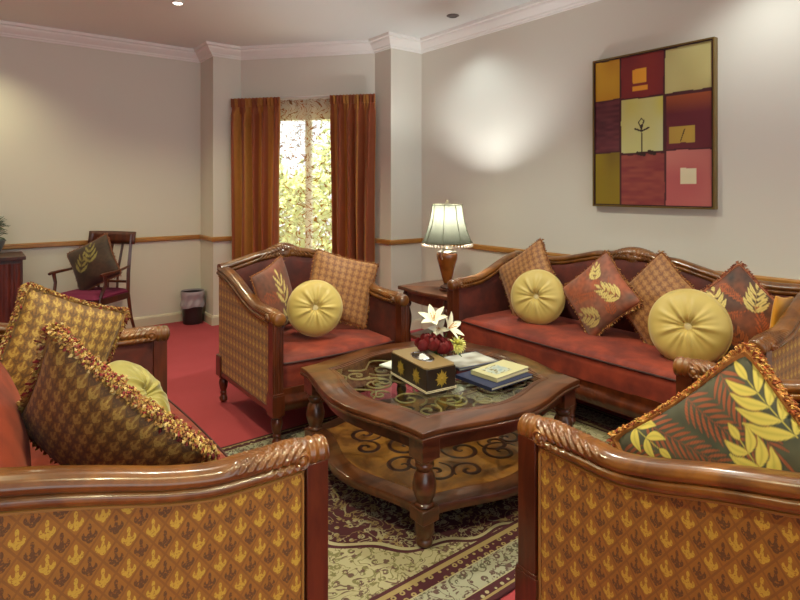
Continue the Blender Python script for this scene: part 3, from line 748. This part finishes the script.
def pillow(name, label, group, center, w, h, T, mtl, rot=None, yaw=0, tilt=0, roll=0, paint=None, n=60, fr=None, rest=None, cat='cushion', sag=.0, pinch=.09):
    if rot is None: rot = Matrix.Rotation(R(yaw), 3, 'Z') @ Matrix.Rotation(R(tilt), 3, 'X') @ Matrix.Rotation(R(-roll), 3, 'Y')
    Mx = Matrix.Translation(center) @ rot.to_4x4(); inv = Mx.inverted()
    rs = random.Random(hash(label) % 1000 if False else len(label)); ph = rs.random()*6
    def edge(u, v):
        x = w/2*u*(1-pinch*(1-v*v)**1.0); z = h/2*v*(1-pinch*(1-u*u)**1.0)
        c_ = 1-.055*(u*u*v*v)**3; return x*c_, z*c_
    def clampz(p):
        if rest is None: return p
        q = Mx @ Vector(p)
        if q.z < rest: q.z = rest+.004*(1-math.exp((q.z-rest)*20)); return tuple(inv @ q)
        return p
    mb = MB()
    for sd in (-1, 1):
        def fn(a, b):
            u = math.sin((a-.5)*math.pi); v = math.sin((b-.5)*math.pi); x, z = edge(u, v)
            k = ((1-u*u)*(1-v*v))**.42
            wr = 1+.05*math.sin(u*5+ph+v*3)*math.cos(v*4-ph)-.06*(abs(u*v))**.5
            return clampz((x, sd*T/2*k*wr, z))
        uvf = (lambda a, b: ((math.sin((a-.5)*math.pi)+1)/2*w, (math.sin((b-.5)*math.pi)+1)/2*h)) if not paint else (lambda a, b: ((math.sin((a-.5)*math.pi)+1)/2, (math.sin((b-.5)*math.pi)+1)/2))
        mb.grid(fn, n, n, uvf=uvf, colf=paint)
    o = mb.build(name, mtl, ang=180)
    o.matrix_world = Mx; tag(o, label, cat, group)
    if fr:
        cnt, ln, pal, rad = fr; wq = .26 if cnt > 2000 else .2; fb = MB()
        P8 = [s2l(c) for c in pal]
        core = []
        for i in range(120):
            t = i/120*4; k = int(t); f = 2*(t-k)-1
            u, v = ((f, -1), (1, f), (-f, 1), (-1, -f))[k]; x, z = edge(u, v); core.append(clampz((x*1.015, 0, z*1.015)))
        core.append(core[0]); fb.tube(core, rad, 6, col=tuple(P8[0]*.8))
        for i in range(cnt):
            t = rs.random()*4; k = int(t); f = 2*(t-k)-1
            u, v = ((f, -1), (1, f), (-f, 1), (-1, -f))[k]; x, z = edge(u, v)
            nx, nz = ((0, -1), (1, 0), (0, 1), (-1, 0))[k]
            cor = abs(f)**8; nx += cor*(1 if u > 0 else -1)*.7; nz += cor*(1 if v > 0 else -1)*.7
            d = Vector((nx+rs.gauss(0, .55), rs.gauss(0, .75), nz+rs.gauss(0, .55))).normalized()
            p0 = Vector(clampz((x+nx*rad*.3, rs.gauss(0, rad*.5), z+nz*rad*.3))); L = ln*(.6+.7*rs.random())*(1+.5*cor)
            if rest is not None and (Mx @ p0).z < rest+.01: continue
            q = d.orthogonal().normalized()*(ln*wq); r_ = d.cross(q).normalized()*(ln*wq)
            e = p0+d*L+Vector((0, 0, -.25*L)); c = P8[int(rs.random()*len(P8))]*(.8+.4*rs.random())
            mid = p0+d*L*.75
            fb.add([p0, mid+q, mid-q*.5+r_, mid-q*.5-r_, e], [(0, 1, 2), (0, 2, 3), (0, 3, 1), (4, 2, 1), (4, 3, 2), (4, 1, 3)], col=tuple(c))
        f_ = fb.build('fringe', M['fringe'], o, flat=True, recalc=False)
    return o
GREENL = ((44, 50, 34), (74, 72, 48)); YL = ((206, 176, 84), (136, 124, 44))
RUSTP = ((132, 66, 40), (96, 58, 42))
def round_cushion(label, center, Rr, T, yaw, tilt, mtl=None, group='round yellow cushions', rest=None, button=True):
    rot = Matrix.Rotation(R(yaw), 3, 'Z') @ Matrix.Rotation(R(tilt), 3, 'X'); Mx = Matrix.Translation(center) @ rot.to_4x4(); inv = Mx.inverted()
    mb = MB()
    for sd in (-1, 1):
        def fn(a, b):
            th = a*2*math.pi; r = math.sin(b*math.pi/2)
            h = (1-r**2.6)**.5*(1-.78*math.exp(-(r/.16)**2)) if r < 1 else 0
            pl = math.cos(th*9+.5*math.sin(th*2))+.5*math.cos(th*14+1.0)
            h *= 1+.085*pl*math.exp(-(r*1.35)**2)*min(1, r*8)+.02*math.sin(th*23+2)*math.exp(-((r-.5)/.3)**2)
            rr = Rr*r*(1+.012*math.sin(th*5+1)); p = Vector((rr*math.cos(th), sd*T/2*h, rr*math.sin(th)))
            if rest is not None:
                q = Mx @ p
                if q.z < rest: q.z = rest; p = inv @ q
            return p
        mb.grid(fn, 144, 28, cu=True)
    o = mb.build('round_cushion', mtl or M['yellow'], ang=180); o.matrix_world = Mx
    tag(o, label, 'cushion', group)
    if button:
        b = MB().lathe([(0, -.014), (.014, -.013), (.024, -.007), (.027, 0), (.024, .005), (0, .006)], (0, -T/2*.26-.004, 0), 20, 'y')
        b.build('button', M['button'], o)
    mb = MB(); mb.tube([(Rr*1.0*math.cos(k*math.pi/36), 0, Rr*math.sin(k*math.pi/36)) for k in range(73)], .0035, 6)
    if rest is None: mb.build('piping', mtl or M['yellow'], o)
    return o
SILK = 'patterned cushions on the seats'
FR1 = ((150, 88, 40), (176, 118, 62), (120, 54, 30), (196, 150, 84), (90, 40, 26))
FR2 = ((166, 124, 66), (128, 36, 30), (196, 164, 106), (146, 90, 38), (104, 28, 26), (176, 142, 72), (150, 114, 48), (130, 88, 44))
SFG = 'patterned cushions along the red sofa'
# along the sofa, left to right
pillow('square_cushion', 'amber spotted square cushion at the lamp end of the long sofa', SFG, (3.13, 2.60, .70), .44, .44, .15, M['check'], yaw=-90, tilt=-16, roll=36, fr=(500, .016, FR1, .006), rest=.447)
round_cushion('round yellow buttoned cushion at the lamp end of the long sofa', (2.99, 2.405, .625), .18, .15, -66, -14)
YL = ((222, 196, 116), (146, 130, 60))
sp1 = [(.62, -.60, 118, .80, 5, *YL), (-.30, -.78, 135, .80, 5, (190, 164, 96), (120, 104, 56)), (.28, .38, 60, .55, 4, *YL)]
fe1 = [(-.9, .3, -20, 1.2), (.1, -.9, 60, 1.1), (.2, .9, -80, .9)]
pillow('square_cushion', 'rust square cushion with gold leaf print, standing on its corner mid sofa', SFG, (3.07, 1.995, .690), .40, .40, .14, M['vcol'], yaw=-90, tilt=-18, roll=45,
       paint=paint_leaf(((158, 76, 40), (98, 74, 62)), (176, 84, 36), sp1, fe1, 3), n=90, fr=(500, .016, FR1, .006), rest=.447)
pillow('square_cushion', 'amber spotted square cushion leaning behind a round one on the sofa', SFG, (3.15, 1.665, .69), .43, .43, .15, M['check'], yaw=-90, tilt=-16, roll=49, fr=(500, .016, FR1, .006), rest=.447)
round_cushion('round yellow buttoned cushion near the right arm of the long sofa', (2.97, 1.405, .625), .196, .16, -72, -16)
sp2 = [(-.35, .35, 60, .7, 4, *YL), (.35, -.25, 40, .85, 5, *YL), (-.5, -.8, 80, .6, 4, (170, 90, 40), (120, 60, 30))]
pillow('square_cushion', 'dark rust leaf print cushion against the right end of the sofa', SFG, (3.15, 1.245, .70), .375, .375, .12, M['vcol'], yaw=-66, tilt=-16, roll=42,
       paint=paint_leaf(((130, 66, 34), (56, 46, 40)), (190, 92, 40), sp2, fe1, 5), n=90, fr=(600, .02, ((176, 104, 70), (196, 140, 100), (130, 60, 40)), .008), rest=.447)
pillow('square_cushion', 'plain amber satin cushion beside the right arm of the sofa', SFG, (3.195, 1.062, .66), .26, .32, .055, M['yellow2'], yaw=180, tilt=-4, roll=8, n=40, rest=.447)
# in the armchair by the window
pillow('square_cushion', 'small leaf print cushion leaning on the left arm of the window armchair', SILK, (1.465, 3.16, .685), .40, .42, .12, M['vcol'], yaw=36, tilt=-10, roll=12,
       paint=paint_leaf(((128, 66, 40), (96, 58, 42)), (160, 74, 34), [(.0, -.2, 85, 1.0, 4, *YL), (-.1, -.9, 80, .7, 3, *YL)], [(-.9, .3, -20, 1.2)], 8), n=70, fr=(300, .01, FR1, .004), rest=.452)
pillow('square_cushion', 'amber spotted cushion leaning on the right arm of the window armchair', SILK, (1.885, 3.10, .705), .43, .43, .14, M['check'], yaw=-22, tilt=-18, roll=-16, fr=(450, .014, FR1, .005), rest=.452)
round_cushion('round yellow buttoned cushion in the window armchair', (1.62, 2.95, .638), .162, .15, -24, -14)
# loveseat at lower left
def frame_axes(a, b):
    a = Vector(a).normalized(); b = Vector(b); b = (b-a*a.dot(b)).normalized(); y = b.cross(a)
    m = Matrix((a, y, b)).transposed(); return m
T1 = Vector((.165, 1.665, .985)); R1 = Vector((.47, 1.40, .69)); L1 = Vector((.12, 1.94, .648))
ax = (R1-T1); up = -(L1-T1)
m1 = frame_axes(ax, up); 
c1 = (R1+T1)/2-Vector(m1.col[2])*.21
pillow('fringed_cushion', 'gold lozenge cushion with thick tassel fringe leaning over the near loveseat arm', 'gold fringed cushions on the loveseat', c1, .52, .42, .15, M['goldpillow'], rot=m1, n=80,
       fr=(7500, .019, FR2, .012), rest=.452)
m2 = Matrix.Rotation(R(12), 3, 'Z') @ Matrix.Rotation(R(-8), 3, 'X') @ Matrix.Rotation(R(24), 3, 'Y')
pillow('fringed_cushion', 'gold lozenge cushion with tassel fringe at the far end of the loveseat', 'gold fringed cushions on the loveseat', (.255, 2.43, .73), .38, .42, .16, M['goldpillow'], rot=m2, n=80,
       fr=(4200, .017, FR2, .010), rest=.452)
M['olive'] = mat('olive_satin', rough=.5, colf=lambda: mixc(noise(coord(), 8, 2), rgb(140, 128, 52), rgb(168, 152, 74)), Sheen_Weight=.3)
round_cushion('olive round cushion tucked behind the gold cushions on the loveseat', (.46, 2.16, .585), .165, .15, 60, -35, M['olive'], 'round yellow cushions', rest=.452)
# armchair at lower right
YG = ((200, 178, 78), (150, 140, 52))
sp3 = [(.93, .12, 97, .78, 5, *YG), (.48, -.12, 92, .55, 4, *YG), (-.62, 1.0, -62, .5, 3, *YG), (-.3, -.6, 20, .7, 4, *YG)]
fe3 = [(-.95, .80, -38, 1.15), (-.45, .98, -52, 1.25), (.15, .98, -66, 1.2), (-.95, .35, -15, 1.1), (-.35, .15, -35, 1.0), (.62, .98, -85, 1.1), (-.2, -.9, 50, .9)]
pillow('fringed_cushion', 'large dark green cushion with yellow leaves and rope fringe in the right armchair', 'leaf cushions', (1.42, .560, .655), .455, .455, .15, M['vcol'], yaw=-90, tilt=-10, roll=45,
       paint=paint_leaf(((46, 50, 34), (70, 66, 44)), (150, 70, 30), sp3, fe3, 11), n=230, fr=(6500, .014, ((196, 128, 60), (170, 84, 36), (214, 160, 90), (140, 60, 28), (190, 150, 70)), .0145), rest=.452)

# ------------------------------------------------ things on the coffee table
ZT = TOP+.0005
tb = empty('tissue_box', (1.655, 1.995, ZT-.006), R(-7), 'dark tissue box with gilt ornaments on the coffee table', 'tissue box')
MB().box(-.077, .077, -.155, .155, 0, .108).build('box_body', mat('black_lacquer', rgb(38, 26, 16), .35, Coat_Weight=.3), tb, bevel=.003)
def ellipse_plate(mb, hx, hy, rx, ry, z0, z1, n=48):
    v = []; 
    for z in (z0, z1):
        for i in range(n):
            a = 2*math.pi*i/n; v.append((rx*math.cos(a), ry*math.sin(a), z))
        for i in range(n):
            a = 2*math.pi*i/n; c, s = math.cos(a), math.sin(a); k = 1/max(abs(c)/hx, abs(s)/hy); v.append((c*k, s*k, z))
    fs = []
    for i in range(n):
        j = (i+1) % n; fs += [(i, j, n+j, n+i), (2*n+i, 3*n+i, 3*n+j, 2*n+j), (i, 2*n+i, 2*n+j, j), (n+i, n+j, 3*n+j, 3*n+i)]
    mb.add(v, fs)
mb = MB(); ellipse_plate(mb, .080, .158, .038, .075, .108, .114); mb.build('box_lid', mat('tan_lid', rgb(134, 110, 72), .35, Coat_Weight=.3), tb)
mb = MB(); mb.tube([(.039*math.cos(a*math.pi/20), .076*math.sin(a*math.pi/20), .115) for a in range(41)], .0035, 8); mb.build('oval_rim', M['chrome'], tb)
mb = MB(); mb.grid(lambda u, v: (-.015+.032*u+.008*math.sin(v*9), -.03+.055*v, .106+.024*math.sin(u*math.pi)*math.sin(v*math.pi)+.005*math.sin(u*13+v*8)), 20, 20)
mb.build('tissue', mat('tissue_paper', rgb(232, 232, 232), .8), tb, ang=180)
mb = MB()
for z in (.008, .014): mb.tube([(x, y, z) for x, y in ((-.079, -.157), (.079, -.157), (.079, .157), (-.079, .157), (-.079, -.157))], .002, 4)
mb.build('white_band', mat('ivory_line', rgb(205, 190, 160), .5), tb)
def ornament(face, t):
    mb = MB()
    for k in range(16):
        a = k*math.pi/8; r = .036 if k % 2 == 0 else .029
        q = [(0, 0, .004), (math.cos(a-.25)*r*.6, math.sin(a-.25)*r*.6, .003), (math.cos(a)*r, math.sin(a)*r*1.15, .001), (math.cos(a+.25)*r*.6, math.sin(a+.25)*r*.6, .003)]
        mb.add(q, [(0, 1, 2, 3)])
    mb.lathe([(.008, 0), (.008, .003), (.004, .006), (0, .0065)], n=10)
    move(mb, face); mb.build('gilt_ornament', M['gold'], t)
for y in (-.075, .06): ornament(Matrix.Translation((-.0785, y, .06)) @ Matrix.Rotation(R(-90), 4, 'Y') @ Matrix.Rotation(R(90), 4, 'Z'), tb)
for x in (.0,): ornament(Matrix.Translation((x, -.1565, .06)) @ Matrix.Rotation(R(90), 4, 'X'), tb)
for y in (-.09, .0, .09): ornament(Matrix.Translation((.0785, y, .06)) @ Matrix.Rotation(R(90), 4, 'Y') @ Matrix.Rotation(R(90), 4, 'Z'), tb)
# bouquet
fv = empty('flower_vase', (1.835, 2.10, ZT-.006), 0, 'low vase of dark red roses, white lilies and a yellow bloom behind the tissue box', 'flowers')
MB().lathe([(.03, 0), (.034, .004), (.042, .03), (.038, .055), (.03, .066), (.034, .074)], n=28).build('vase', mat('dark_glass_vase', rgb(30, 34, 30), .15), fv)
M['rose'] = mat('rose_petal', rough=.65, colf=lambda: mixc(noise(coord(), 45, 2), rgb(52, 2, 6), rgb(138, 8, 18)))
M['lily'] = mat('lily_petal', rgb(232, 228, 205), .55); M['mum'] = mat('yellow_petal', rgb(238, 232, 140), .6)
M['fol'] = mat('bouquet_leaf', rgb(52, 96, 34), .5); M['stam'] = mat('stamen', rgb(190, 120, 30), .6)
# unit vectors seen from the camera side
def rosef(c, r, seed):
    rr = random.Random(seed); mb = MB()
    for k in range(22):
        f = k/21; th0 = k*2.4; Rk = r*(.22+.78*f**.8)*(.88+.24*rr.random()); lo = -.9; hi = 1.25-.75*f+rr.uniform(-.25, .3); tl2 = rr.uniform(-.35, .35)
        def fn(u, v):
            th = th0+(u-.5)*(1.5-.4*f); ph = lo+(hi-lo)*v*(1-.5*(2*u-1)**2)+tl2*u; q = Rk*(1+.30*v**3*f+.07*math.sin(u*9+k)*v)
            z = q*math.sin(ph)*(1.0 if f > .4 else 1.25); return (c[0]+q*math.cos(ph)*math.cos(th), c[1]+q*math.cos(ph)*math.sin(th), c[2]+z)
        mb.grid(fn, 8, 8)
    return mb
for i, (x, y, z, r) in enumerate(((-.125, -.045, .150, .036), (-.065, -.120, .142, .040), (-.095, -.085, .160, .038), (-.045, -.070, .155, .036), (-.085, -.030, .168, .034))):
    rosef((x, y, z), r, i).build('rose', M['rose'], fv, ang=180, recalc=False)
def petal(mb, c, d, L, W, curl, up=Vector((0, 0, 1))):
    d = Vector(d).normalized(); s = d.cross(up).normalized(); n = s.cross(d)
    mb.grid(lambda u, v: Vector(c)+d*(L*v)+s*((u-.5)*W*math.sin(math.pi*min(1, v*.93+.05))**.8)+n*(-curl*L*v*v+.12*W*abs(u-.5)*2), 5, 9)
def lily(c, ax, L, seed):
    rr = random.Random(seed); mb = MB(); ax = Vector(ax).normalized(); a = ax.orthogonal().normalized(); b = ax.cross(a)
    for k in range(6):
        th = k*math.pi/3+.3; d = ax*.8+(a*math.cos(th)+b*math.sin(th))*(.65+.1*rr.random()); petal(mb, c, d, L, L*.42, .35, ax)
    s = mb.build('lily', M['lily'], fv, ang=180, recalc=False)
    m2 = MB()
    for k in range(5):
        th = k*1.256; e = Vector(c)+ax*L*.6+(a*math.cos(th)+b*math.sin(th))*L*.15; m2.tube([c, e], .0012, 5); m2.lathe([(0, -.003), (.003, 0), (0, .003)], tuple(e), 6)
    m2.build('stamens', M['stam'], s)
lily((-.02, .0, .235), (-.35, -.3, .8), .085, 1); lily((.04, -.035, .195), (.25, -.6, .45), .085, 2); lily((.005, -.01, .20), (-.5, -.5, .1), .06, 3)
mb = MB()
for k in range(46):
    a = k*2.4; f = k/45; d = Vector((math.cos(a)*(.3+f), math.sin(a)*(.3+f), 1.2-1.1*f)); d = Matrix.Rotation(R(55), 3, Vector((1, -.5, 0)).normalized()) @ d
    petal(mb, (.045, -.10, .130), d, .045, .014, .3)
mb.build('chrysanthemum', M['mum'], fv, ang=180, recalc=False)
mb = MB()
for c, d, L, W in (((.03, -.05, .13), (.4, -.5, .6), .07, .028), ((.0, -.02, .12), (.9, -.3, .3), .09, .03), ((-.02, .0, .12), (-.8, .2, .6), .08, .03), ((.05, -.05, .09), (.4, -.9, -.1), .06, .025), ((-.04, .03, .13), (-.5, -.1, .9), .06, .02), ((0, 0, .12), (.1, .9, .5), .08, .03)):
    petal(mb, c, d, L, W, .3)
mb.build('leaves', M['fol'], fv, ang=180, recalc=False)
mb = MB()
for e in ((-.035, .0, .215), (-.12, -.04, .14), (-.06, -.11, .13), (.035, -.035, .175), (.005, -.01, .175), (-.045, -.03, .14), (.065, -.06, .12), (.02, -.02, .12), (-.06, -.015, .11), (-.02, -.06, .11)): mb.tube([(0, 0, .03), (e[0]*.3, e[1]*.3, .09), e], .003, 6)
mb.build('stems', M['fol'], fv)
# books
def quad_prism(mb, q, z0, z1, shrink=0): return mb.prism(q, z0, z1)
def book(name, label, group, c, w, d, th, rz, cover, art=None, z=ZT):
    t = empty(name, (c[0], c[1], z), R(rz), label, 'book', group)
    mb = MB(); mb.box(-w/2, w/2, -d/2, d/2, 0, .003); mb.box(-w/2, w/2, -d/2, d/2, th-.003, th); mb.box(-w/2, -w/2+.004, -d/2, d/2, 0, th); mb.build('cover', cover, t, bevel=.0008)
    MB().box(-w/2+.004, w/2-.006, -d/2+.005, d/2-.005, .003, th-.003).build('pages', mat('paper_block', rgb(225, 215, 185), .8), t, flat=True)
    if art:
        mb = MB(); mb.grid(lambda u, v: (art[0]+(art[1]-art[0])*u, art[2]+(art[3]-art[2])*v, th+.0006), 24, 24, colf=art[4]); mb.build('cover_picture', M['vpaint'], t, flat=True)
    return t
navy = mat('navy_cloth', rgb(28, 34, 66), .5); cream = mat('cream_cover', rgb(184, 176, 134), .5); greyc = mat('grey_navy_cover', rgb(70, 74, 92), .45)
def art_a(vs, uv):
    x = np.array([q[0] for q in uv]); y = np.array([q[1] for q in uv]); n = vnoise(x, y, 6, 2)[:, None]
    c = s2l((120, 140, 150))*(1-n)+s2l((210, 205, 175))*n; return [tuple(q) for q in np.where((n > .62), s2l((110, 100, 60)), c)]
def art_b(vs, uv):
    x = np.array([q[0] for q in uv]); y = np.array([q[1] for q in uv]); n = vnoise(x, y, 5, 9)[:, None]
    c = s2l((200, 198, 190))*(1-n)+s2l((130, 118, 100))*n; return [tuple(q) for q in c]
book('book', 'thin navy folder lying flat near the right corner of the coffee table', 'books on the coffee table', (1.945, 1.815), .29, .225, .016, 1, navy, z=ZT)
book('book', 'cream covered book with a landscape picture on the navy folder', 'books on the coffee table', (1.985, 1.815), .245, .155, .020, 4, cream, (-.085, .03, -.045, .05, art_a), z=ZT+.0165)
book('book', 'grey blue picture book lying behind the cream book and the flowers', 'books on the coffee table', (2.015, 2.065), .25, .20, .012, -8, greyc, (-.115, .118, -.09, .09, art_b), z=ZT)
book('leaflet', 'white leaflet lying on the table behind the tissue box', None, (1.68, 2.235), .10, .13, .006, 10, mat('white_leaflet', rgb(215, 215, 205), .6), z=ZT)

# ------------------------------------------------ painting
pt = empty('painting', (3.45, 1.865, 1.725), 0, 'large framed abstract painting of nine coloured squares on the right wall', 'painting')
PW, PH = .80, 1.0
def pcol(vs, uv):
    x = np.array([q[0] for q in uv]); y = 1-np.array([q[1] for q in uv]); xx = x+.010*(vnoise(x, y, 9, 1)-.5); yy = y+.012*(vnoise(x, y, 9, 2)-.5)
    n = vnoise(x, y, 6, 3)[:, None]; n2 = vnoise(x*1, y*4, 14, 4)[:, None]
    c = np.tile(s2l((70, 26, 32)), (len(x), 1))
    def rect(a, b, t, d, c1, c2, nn=n):
        nonlocal c
        m = ((xx > a) & (xx < b) & (yy > t) & (yy < d))[:, None]; c = np.where(m, s2l(c1)*(1-nn)+s2l(c2)*nn, c)
    rect(0, .235, 0, .275, (206, 158, 40), (190, 130, 26)); rect(.25, .62, 0, .28, (112, 30, 36), (140, 44, 38)); rect(.635, 1, 0, .28, (196, 184, 120), (166, 148, 90))
    rect(0, .235, .285, .635, (70, 24, 34), (110, 50, 56), n2); rect(.645, 1, .30, .64, (84, 22, 34), (104, 36, 44))
    k = np.clip((.42-yy)/.12, 0, 1)[:, None]*((xx > .645) & (yy > .30))[:, None]; c = c*(1-k*.8)+s2l((160, 80, 36))*k*.8
    rect(0, .24, .645, 1, (150, 126, 20), (120, 96, 26)); rect(.255, .63, .665, 1, (124, 44, 50), (150, 74, 60), n2); rect(.645, 1, .65, 1, (172, 78, 80), (196, 116, 104))
    rect(.255, .615, .29, .65, (206, 190, 66), (196, 196, 150)); rect(.355, .475, .095, .185, (226, 148, 36), (240, 170, 50)); rect(.35, .49, .205, .235, (226, 148, 36), (236, 160, 50))
    rect(.665, .87, .50, .605, (196, 164, 66), (176, 140, 60)); rect(.755, .88, .76, .865, (216, 200, 160), (226, 216, 186))
    def line(x0, y0, x1, y1, w):
        nonlocal c
        dx, dy = x1-x0, y1-y0; L = math.hypot(dx, dy); t = np.clip(((x-x0)*dx+(y-y0)*dy)/L**2, 0, 1); d = np.hypot(x-x0-t*dx, y-y0-t*dy); c = np.where((d < w)[:, None], s2l((50, 26, 20)), c)
    line(.435, .47, .44, .66, .005); line(.375, .49, .435, .51, .006); line(.50, .49, .435, .51, .006); line(.435, .50, .41, .45, .005); line(.435, .50, .455, .44, .005); line(.41, .45, .435, .425, .004); line(.435, .425, .46, .45, .004)
    line(.40, .655, .46, .665, .012); line(.50, .65, .55, .66, .014); line(.76, .59, .79, .52, .004)
    return [tuple(q) for q in c]
mb = MB(); mb.grid(lambda u, v: (-.034, PW/2-.014-(PW-.028)*u, -PH/2+.014+(PH-.028)*v), 180, 220, colf=pcol); mb.build('canvas', M['vpaint'], pt, flat=True)
def pframe(mb, o, i, x0, x1):
    for a, b, c, d in ((-o[0], -i[0], -o[1], o[1]), (i[0], o[0], -o[1], o[1]), (-i[0], i[0], -o[1], -i[1]), (-i[0], i[0], i[1], o[1])): mb.box(x0, x1, a, b, c, d)
mb = MB(); pframe(mb, (PW/2, PH/2), (PW/2-.010, PH/2-.010), -.045, -.002); mb.build('outer_frame', mat('bronze_frame', rgb(120, 96, 48), .4, Metallic=.4), pt, bevel=.001)
mb = MB(); pframe(mb, (PW/2-.010, PH/2-.010), (PW/2-.017, PH/2-.017), -.042, -.002); mb.build('inner_frame', mat('dark_red_frame', rgb(44, 12, 12), .4), pt, flat=True)
MB().box(-.03, -.002, -PW/2+.012, PW/2-.012, -PH/2+.012, PH/2-.012).build('backing_board', M['dark'], pt, flat=True)

# ------------------------------------------------ waste bin
bn = empty('waste_bin', (1.755, 5.71, 0), 0, 'dark brown waste bin with pale lilac liner bag by the wall column', 'waste bin')
MB().lathe([(0, .002), (.088, .002), (.090, .01), (.1, .20), (.104, .31), (.100, .31), (.094, .03), (0, .02)], n=36).build('bin_body', mat('brown_bin', rgb(44, 26, 28), .4), bn)
mb = MB(); mb.grid(lambda u, v: ((.113+.005*math.sin(u*60+v*6)*v+.003*math.sin(u*25)+.004*math.sin(v*9))*math.cos(u*6.2832), (.113+.005*math.sin(u*60+v*6)*v+.003*math.sin(u*25)+.004*math.sin(v*9))*math.sin(u*6.2832), .325-.155*v+.008*math.sin(u*19)*v), 90, 14, cu=True)
mb.grid(lambda u, v: ((.106-.012*v)*math.cos(u*6.2832), (.106-.012*v)*math.sin(u*6.2832), .325-.12*v), 90, 4, cu=True)
mb.build('liner_bag', mat('lilac_plastic', rgb(160, 148, 156), .35), bn, ang=180)

# ------------------------------------------------ desk chair with cushion
dc = empty('dining_chair', (.807, 5.43, 0), R(-48), 'dark wooden open arm chair with plum seat against the left wall', 'chair'); dc.scale = (.93, 1, 1)
mb = MB()
def seatf(u, v):
    x = (u-.5)*(.50-.06*v); y = -.23+.45*v; d = min(u, 1-u, v, 1-v); return (x, y, .44+.035*min(1, d*6)**.5)
mb.grid(seatf, 24, 24); mb.box(-.235, .235, -.22, .21, .415, .445)
mb.build('seat', mat('plum_fabric', rgb(110, 16, 60), .8), dc, ang=60)
mb = MB()
for a in ((-.24, .24, -.235, -.21), (-.22, .22, .19, .215)): mb.box(a[0], a[1], a[2], a[3], .375, .43)
for sg in (-1, 1): mb.box(*sorted((sg*.215, sg*.24)), -.22, .2, .375, .43)
mb.build('seat_frame', M['dark'], dc, bevel=.003)
for sg in (-1, 1):
    MB().tube([(sg*.245, .30, 0), (sg*.235, .235, .2), (sg*.225, .205, .42), (sg*.222, .215, .60), (sg*.215, .25, .80), (sg*.212, .275, .935)], [.016, .019, .022, .021, .018, .018], 4).build('rear_post', M['post'], dc, ang=30)
    MB().tube([(sg*.23, -.215, 0), (sg*.23, -.215, .2), (sg*.23, -.215, .43)], [.014, .018, .022], 4).build('leg', M['post'], dc, ang=30)
    a = MB().tube([(sg*.222, .215, .655), (sg*.25, .10, .645), (sg*.27, -.03, .638), (sg*.265, -.15, .635), (sg*.262, -.175, .630)], [.014, .016, .018, .02, .016], 8, flat=.7)
    a.tube([(sg*.262, -.13, .63), (sg*.258, -.115, .55), (sg*.238, -.15, .45), (sg*.232, -.16, .40)], [.017, .014, .014, .018], 6).build('armrest', M['post'], dc)
mb = MB()
mb.grid(lambda u, v: ((u-.5)*.50, .268+.02*(v)-.03*math.sin(u*math.pi)*0+.02*math.sin(u*math.pi), .845+.11*v), 16, 4)
b_ = mb.build('top_rail', M['post'], dc, ang=30); so = b_.modifiers.new('t', 'SOLIDIFY'); so.thickness = .022
mb = MB()
for x in (-.10, 0, .10): mb.tube([(x, .215, .43), (x*1.05, .222, .62), (x*1.1, .285, .86)], .011, 6)
mb.tube([(-.21, .208, .52), (.21, .208, .52)], .012, 6); mb.build('back_splat', M['post'], dc)
pillow('square_cushion', 'dark brown cushion with olive leaves propped in the plum seat chair', None, (.84, 5.46, .695), .40, .40, .14, M['vcol'], yaw=-44, tilt=-12, roll=28,
       paint=paint_leaf(((70, 44, 26), (52, 34, 24)), (96, 46, 24), [(-.55, -.2, 60, .9, 4, (150, 136, 70), (110, 96, 40)), (.1, .0, 80, .9, 4, (150, 136, 70), (110, 96, 40))], [], 21), n=70, fr=(300, .014, ((140, 86, 56), (110, 60, 36), (160, 110, 80)), .006), rest=.475)

# ------------------------------------------------ cabinet with plant
cb = empty('wooden_cabinet', (-.05, 5.60, 0), 0, 'dark red wooden cabinet with reeded front at the far left', 'cabinet')
MB().box(-.48, .375, -.20, .20, 0, .775).build('cabinet_body', M['dark'], cb, bevel=.004)
MB().box(-.50, .395, -.225, .205, .775, .805).build('cabinet_top', M['dark'], cb, bevel=.005)
M['reed'] = wood('reeded_red_wood', rgb(70, 22, 12), rgb(110, 42, 24), (30, 30, 4), .4, .3)
for a, b in ((-.46, -.06), (-.04, .355)):
    mb = MB(); out = [(a, -.199)]
    n = 90
    for i in range(n+1):
        f = i/n; out.append((a+(b-a)*f, -.212-.006*abs(math.sin(f*math.pi*12))))
    out.append((b, -.199)); mb.prism(out, .06, .75); d = mb.build('door', M['reed'], cb)
    MB().lathe([(.006, 0), (.006, -.015), (.013, -.02), (.012, -.03), (0, -.034)], (b-.04 if b < 0 else a+.04, -.216, .42), 14, 'y').build('knob', M['gold'], d)
pp = empty('potted_plant', (.115, 5.56, .8055), 0, 'leafy green plant in a blue grey bowl on the cabinet at the left edge', 'plant')
MB().lathe([(.05, 0), (.055, .004), (.085, .06), (.105, .115), (.108, .125), (.10, .125), (.08, .06), (.0, .05)], n=32).build('pot', mat('blue_grey_glaze', rgb(92, 104, 108), .3), pp)
MB().lathe([(0, .105), (.098, .105), (0, .112)], n=20).build('soil', mat('soil', rgb(40, 28, 18), .95), pp)
mb = MB(); pr = random.Random(4)
for k in range(120):
    a = pr.random()*6.28; e = pr.random()*1.3; r0 = pr.random()*.05; c = Vector((math.cos(a)*r0, math.sin(a)*r0, .12+pr.random()*.14)); d = Vector((math.cos(a)*math.cos(e), math.sin(a)*math.cos(e), math.sin(e)*.9))
    petal(mb, c, d, .06+.03*pr.random(), .025, .4)
mb.build('leaves', mat('plant_leaf', rgb(40, 74, 28), .5), pp, ang=180, recalc=False)
mb = MB()
for k in range(9):
    a = k*.7; mb.tube([(0, 0, .10), (math.cos(a)*.03, math.sin(a)*.03, .18), (math.cos(a)*.07, math.sin(a)*.07, .25)], .003, 5)
mb.build('stems', M['fol'], pp)
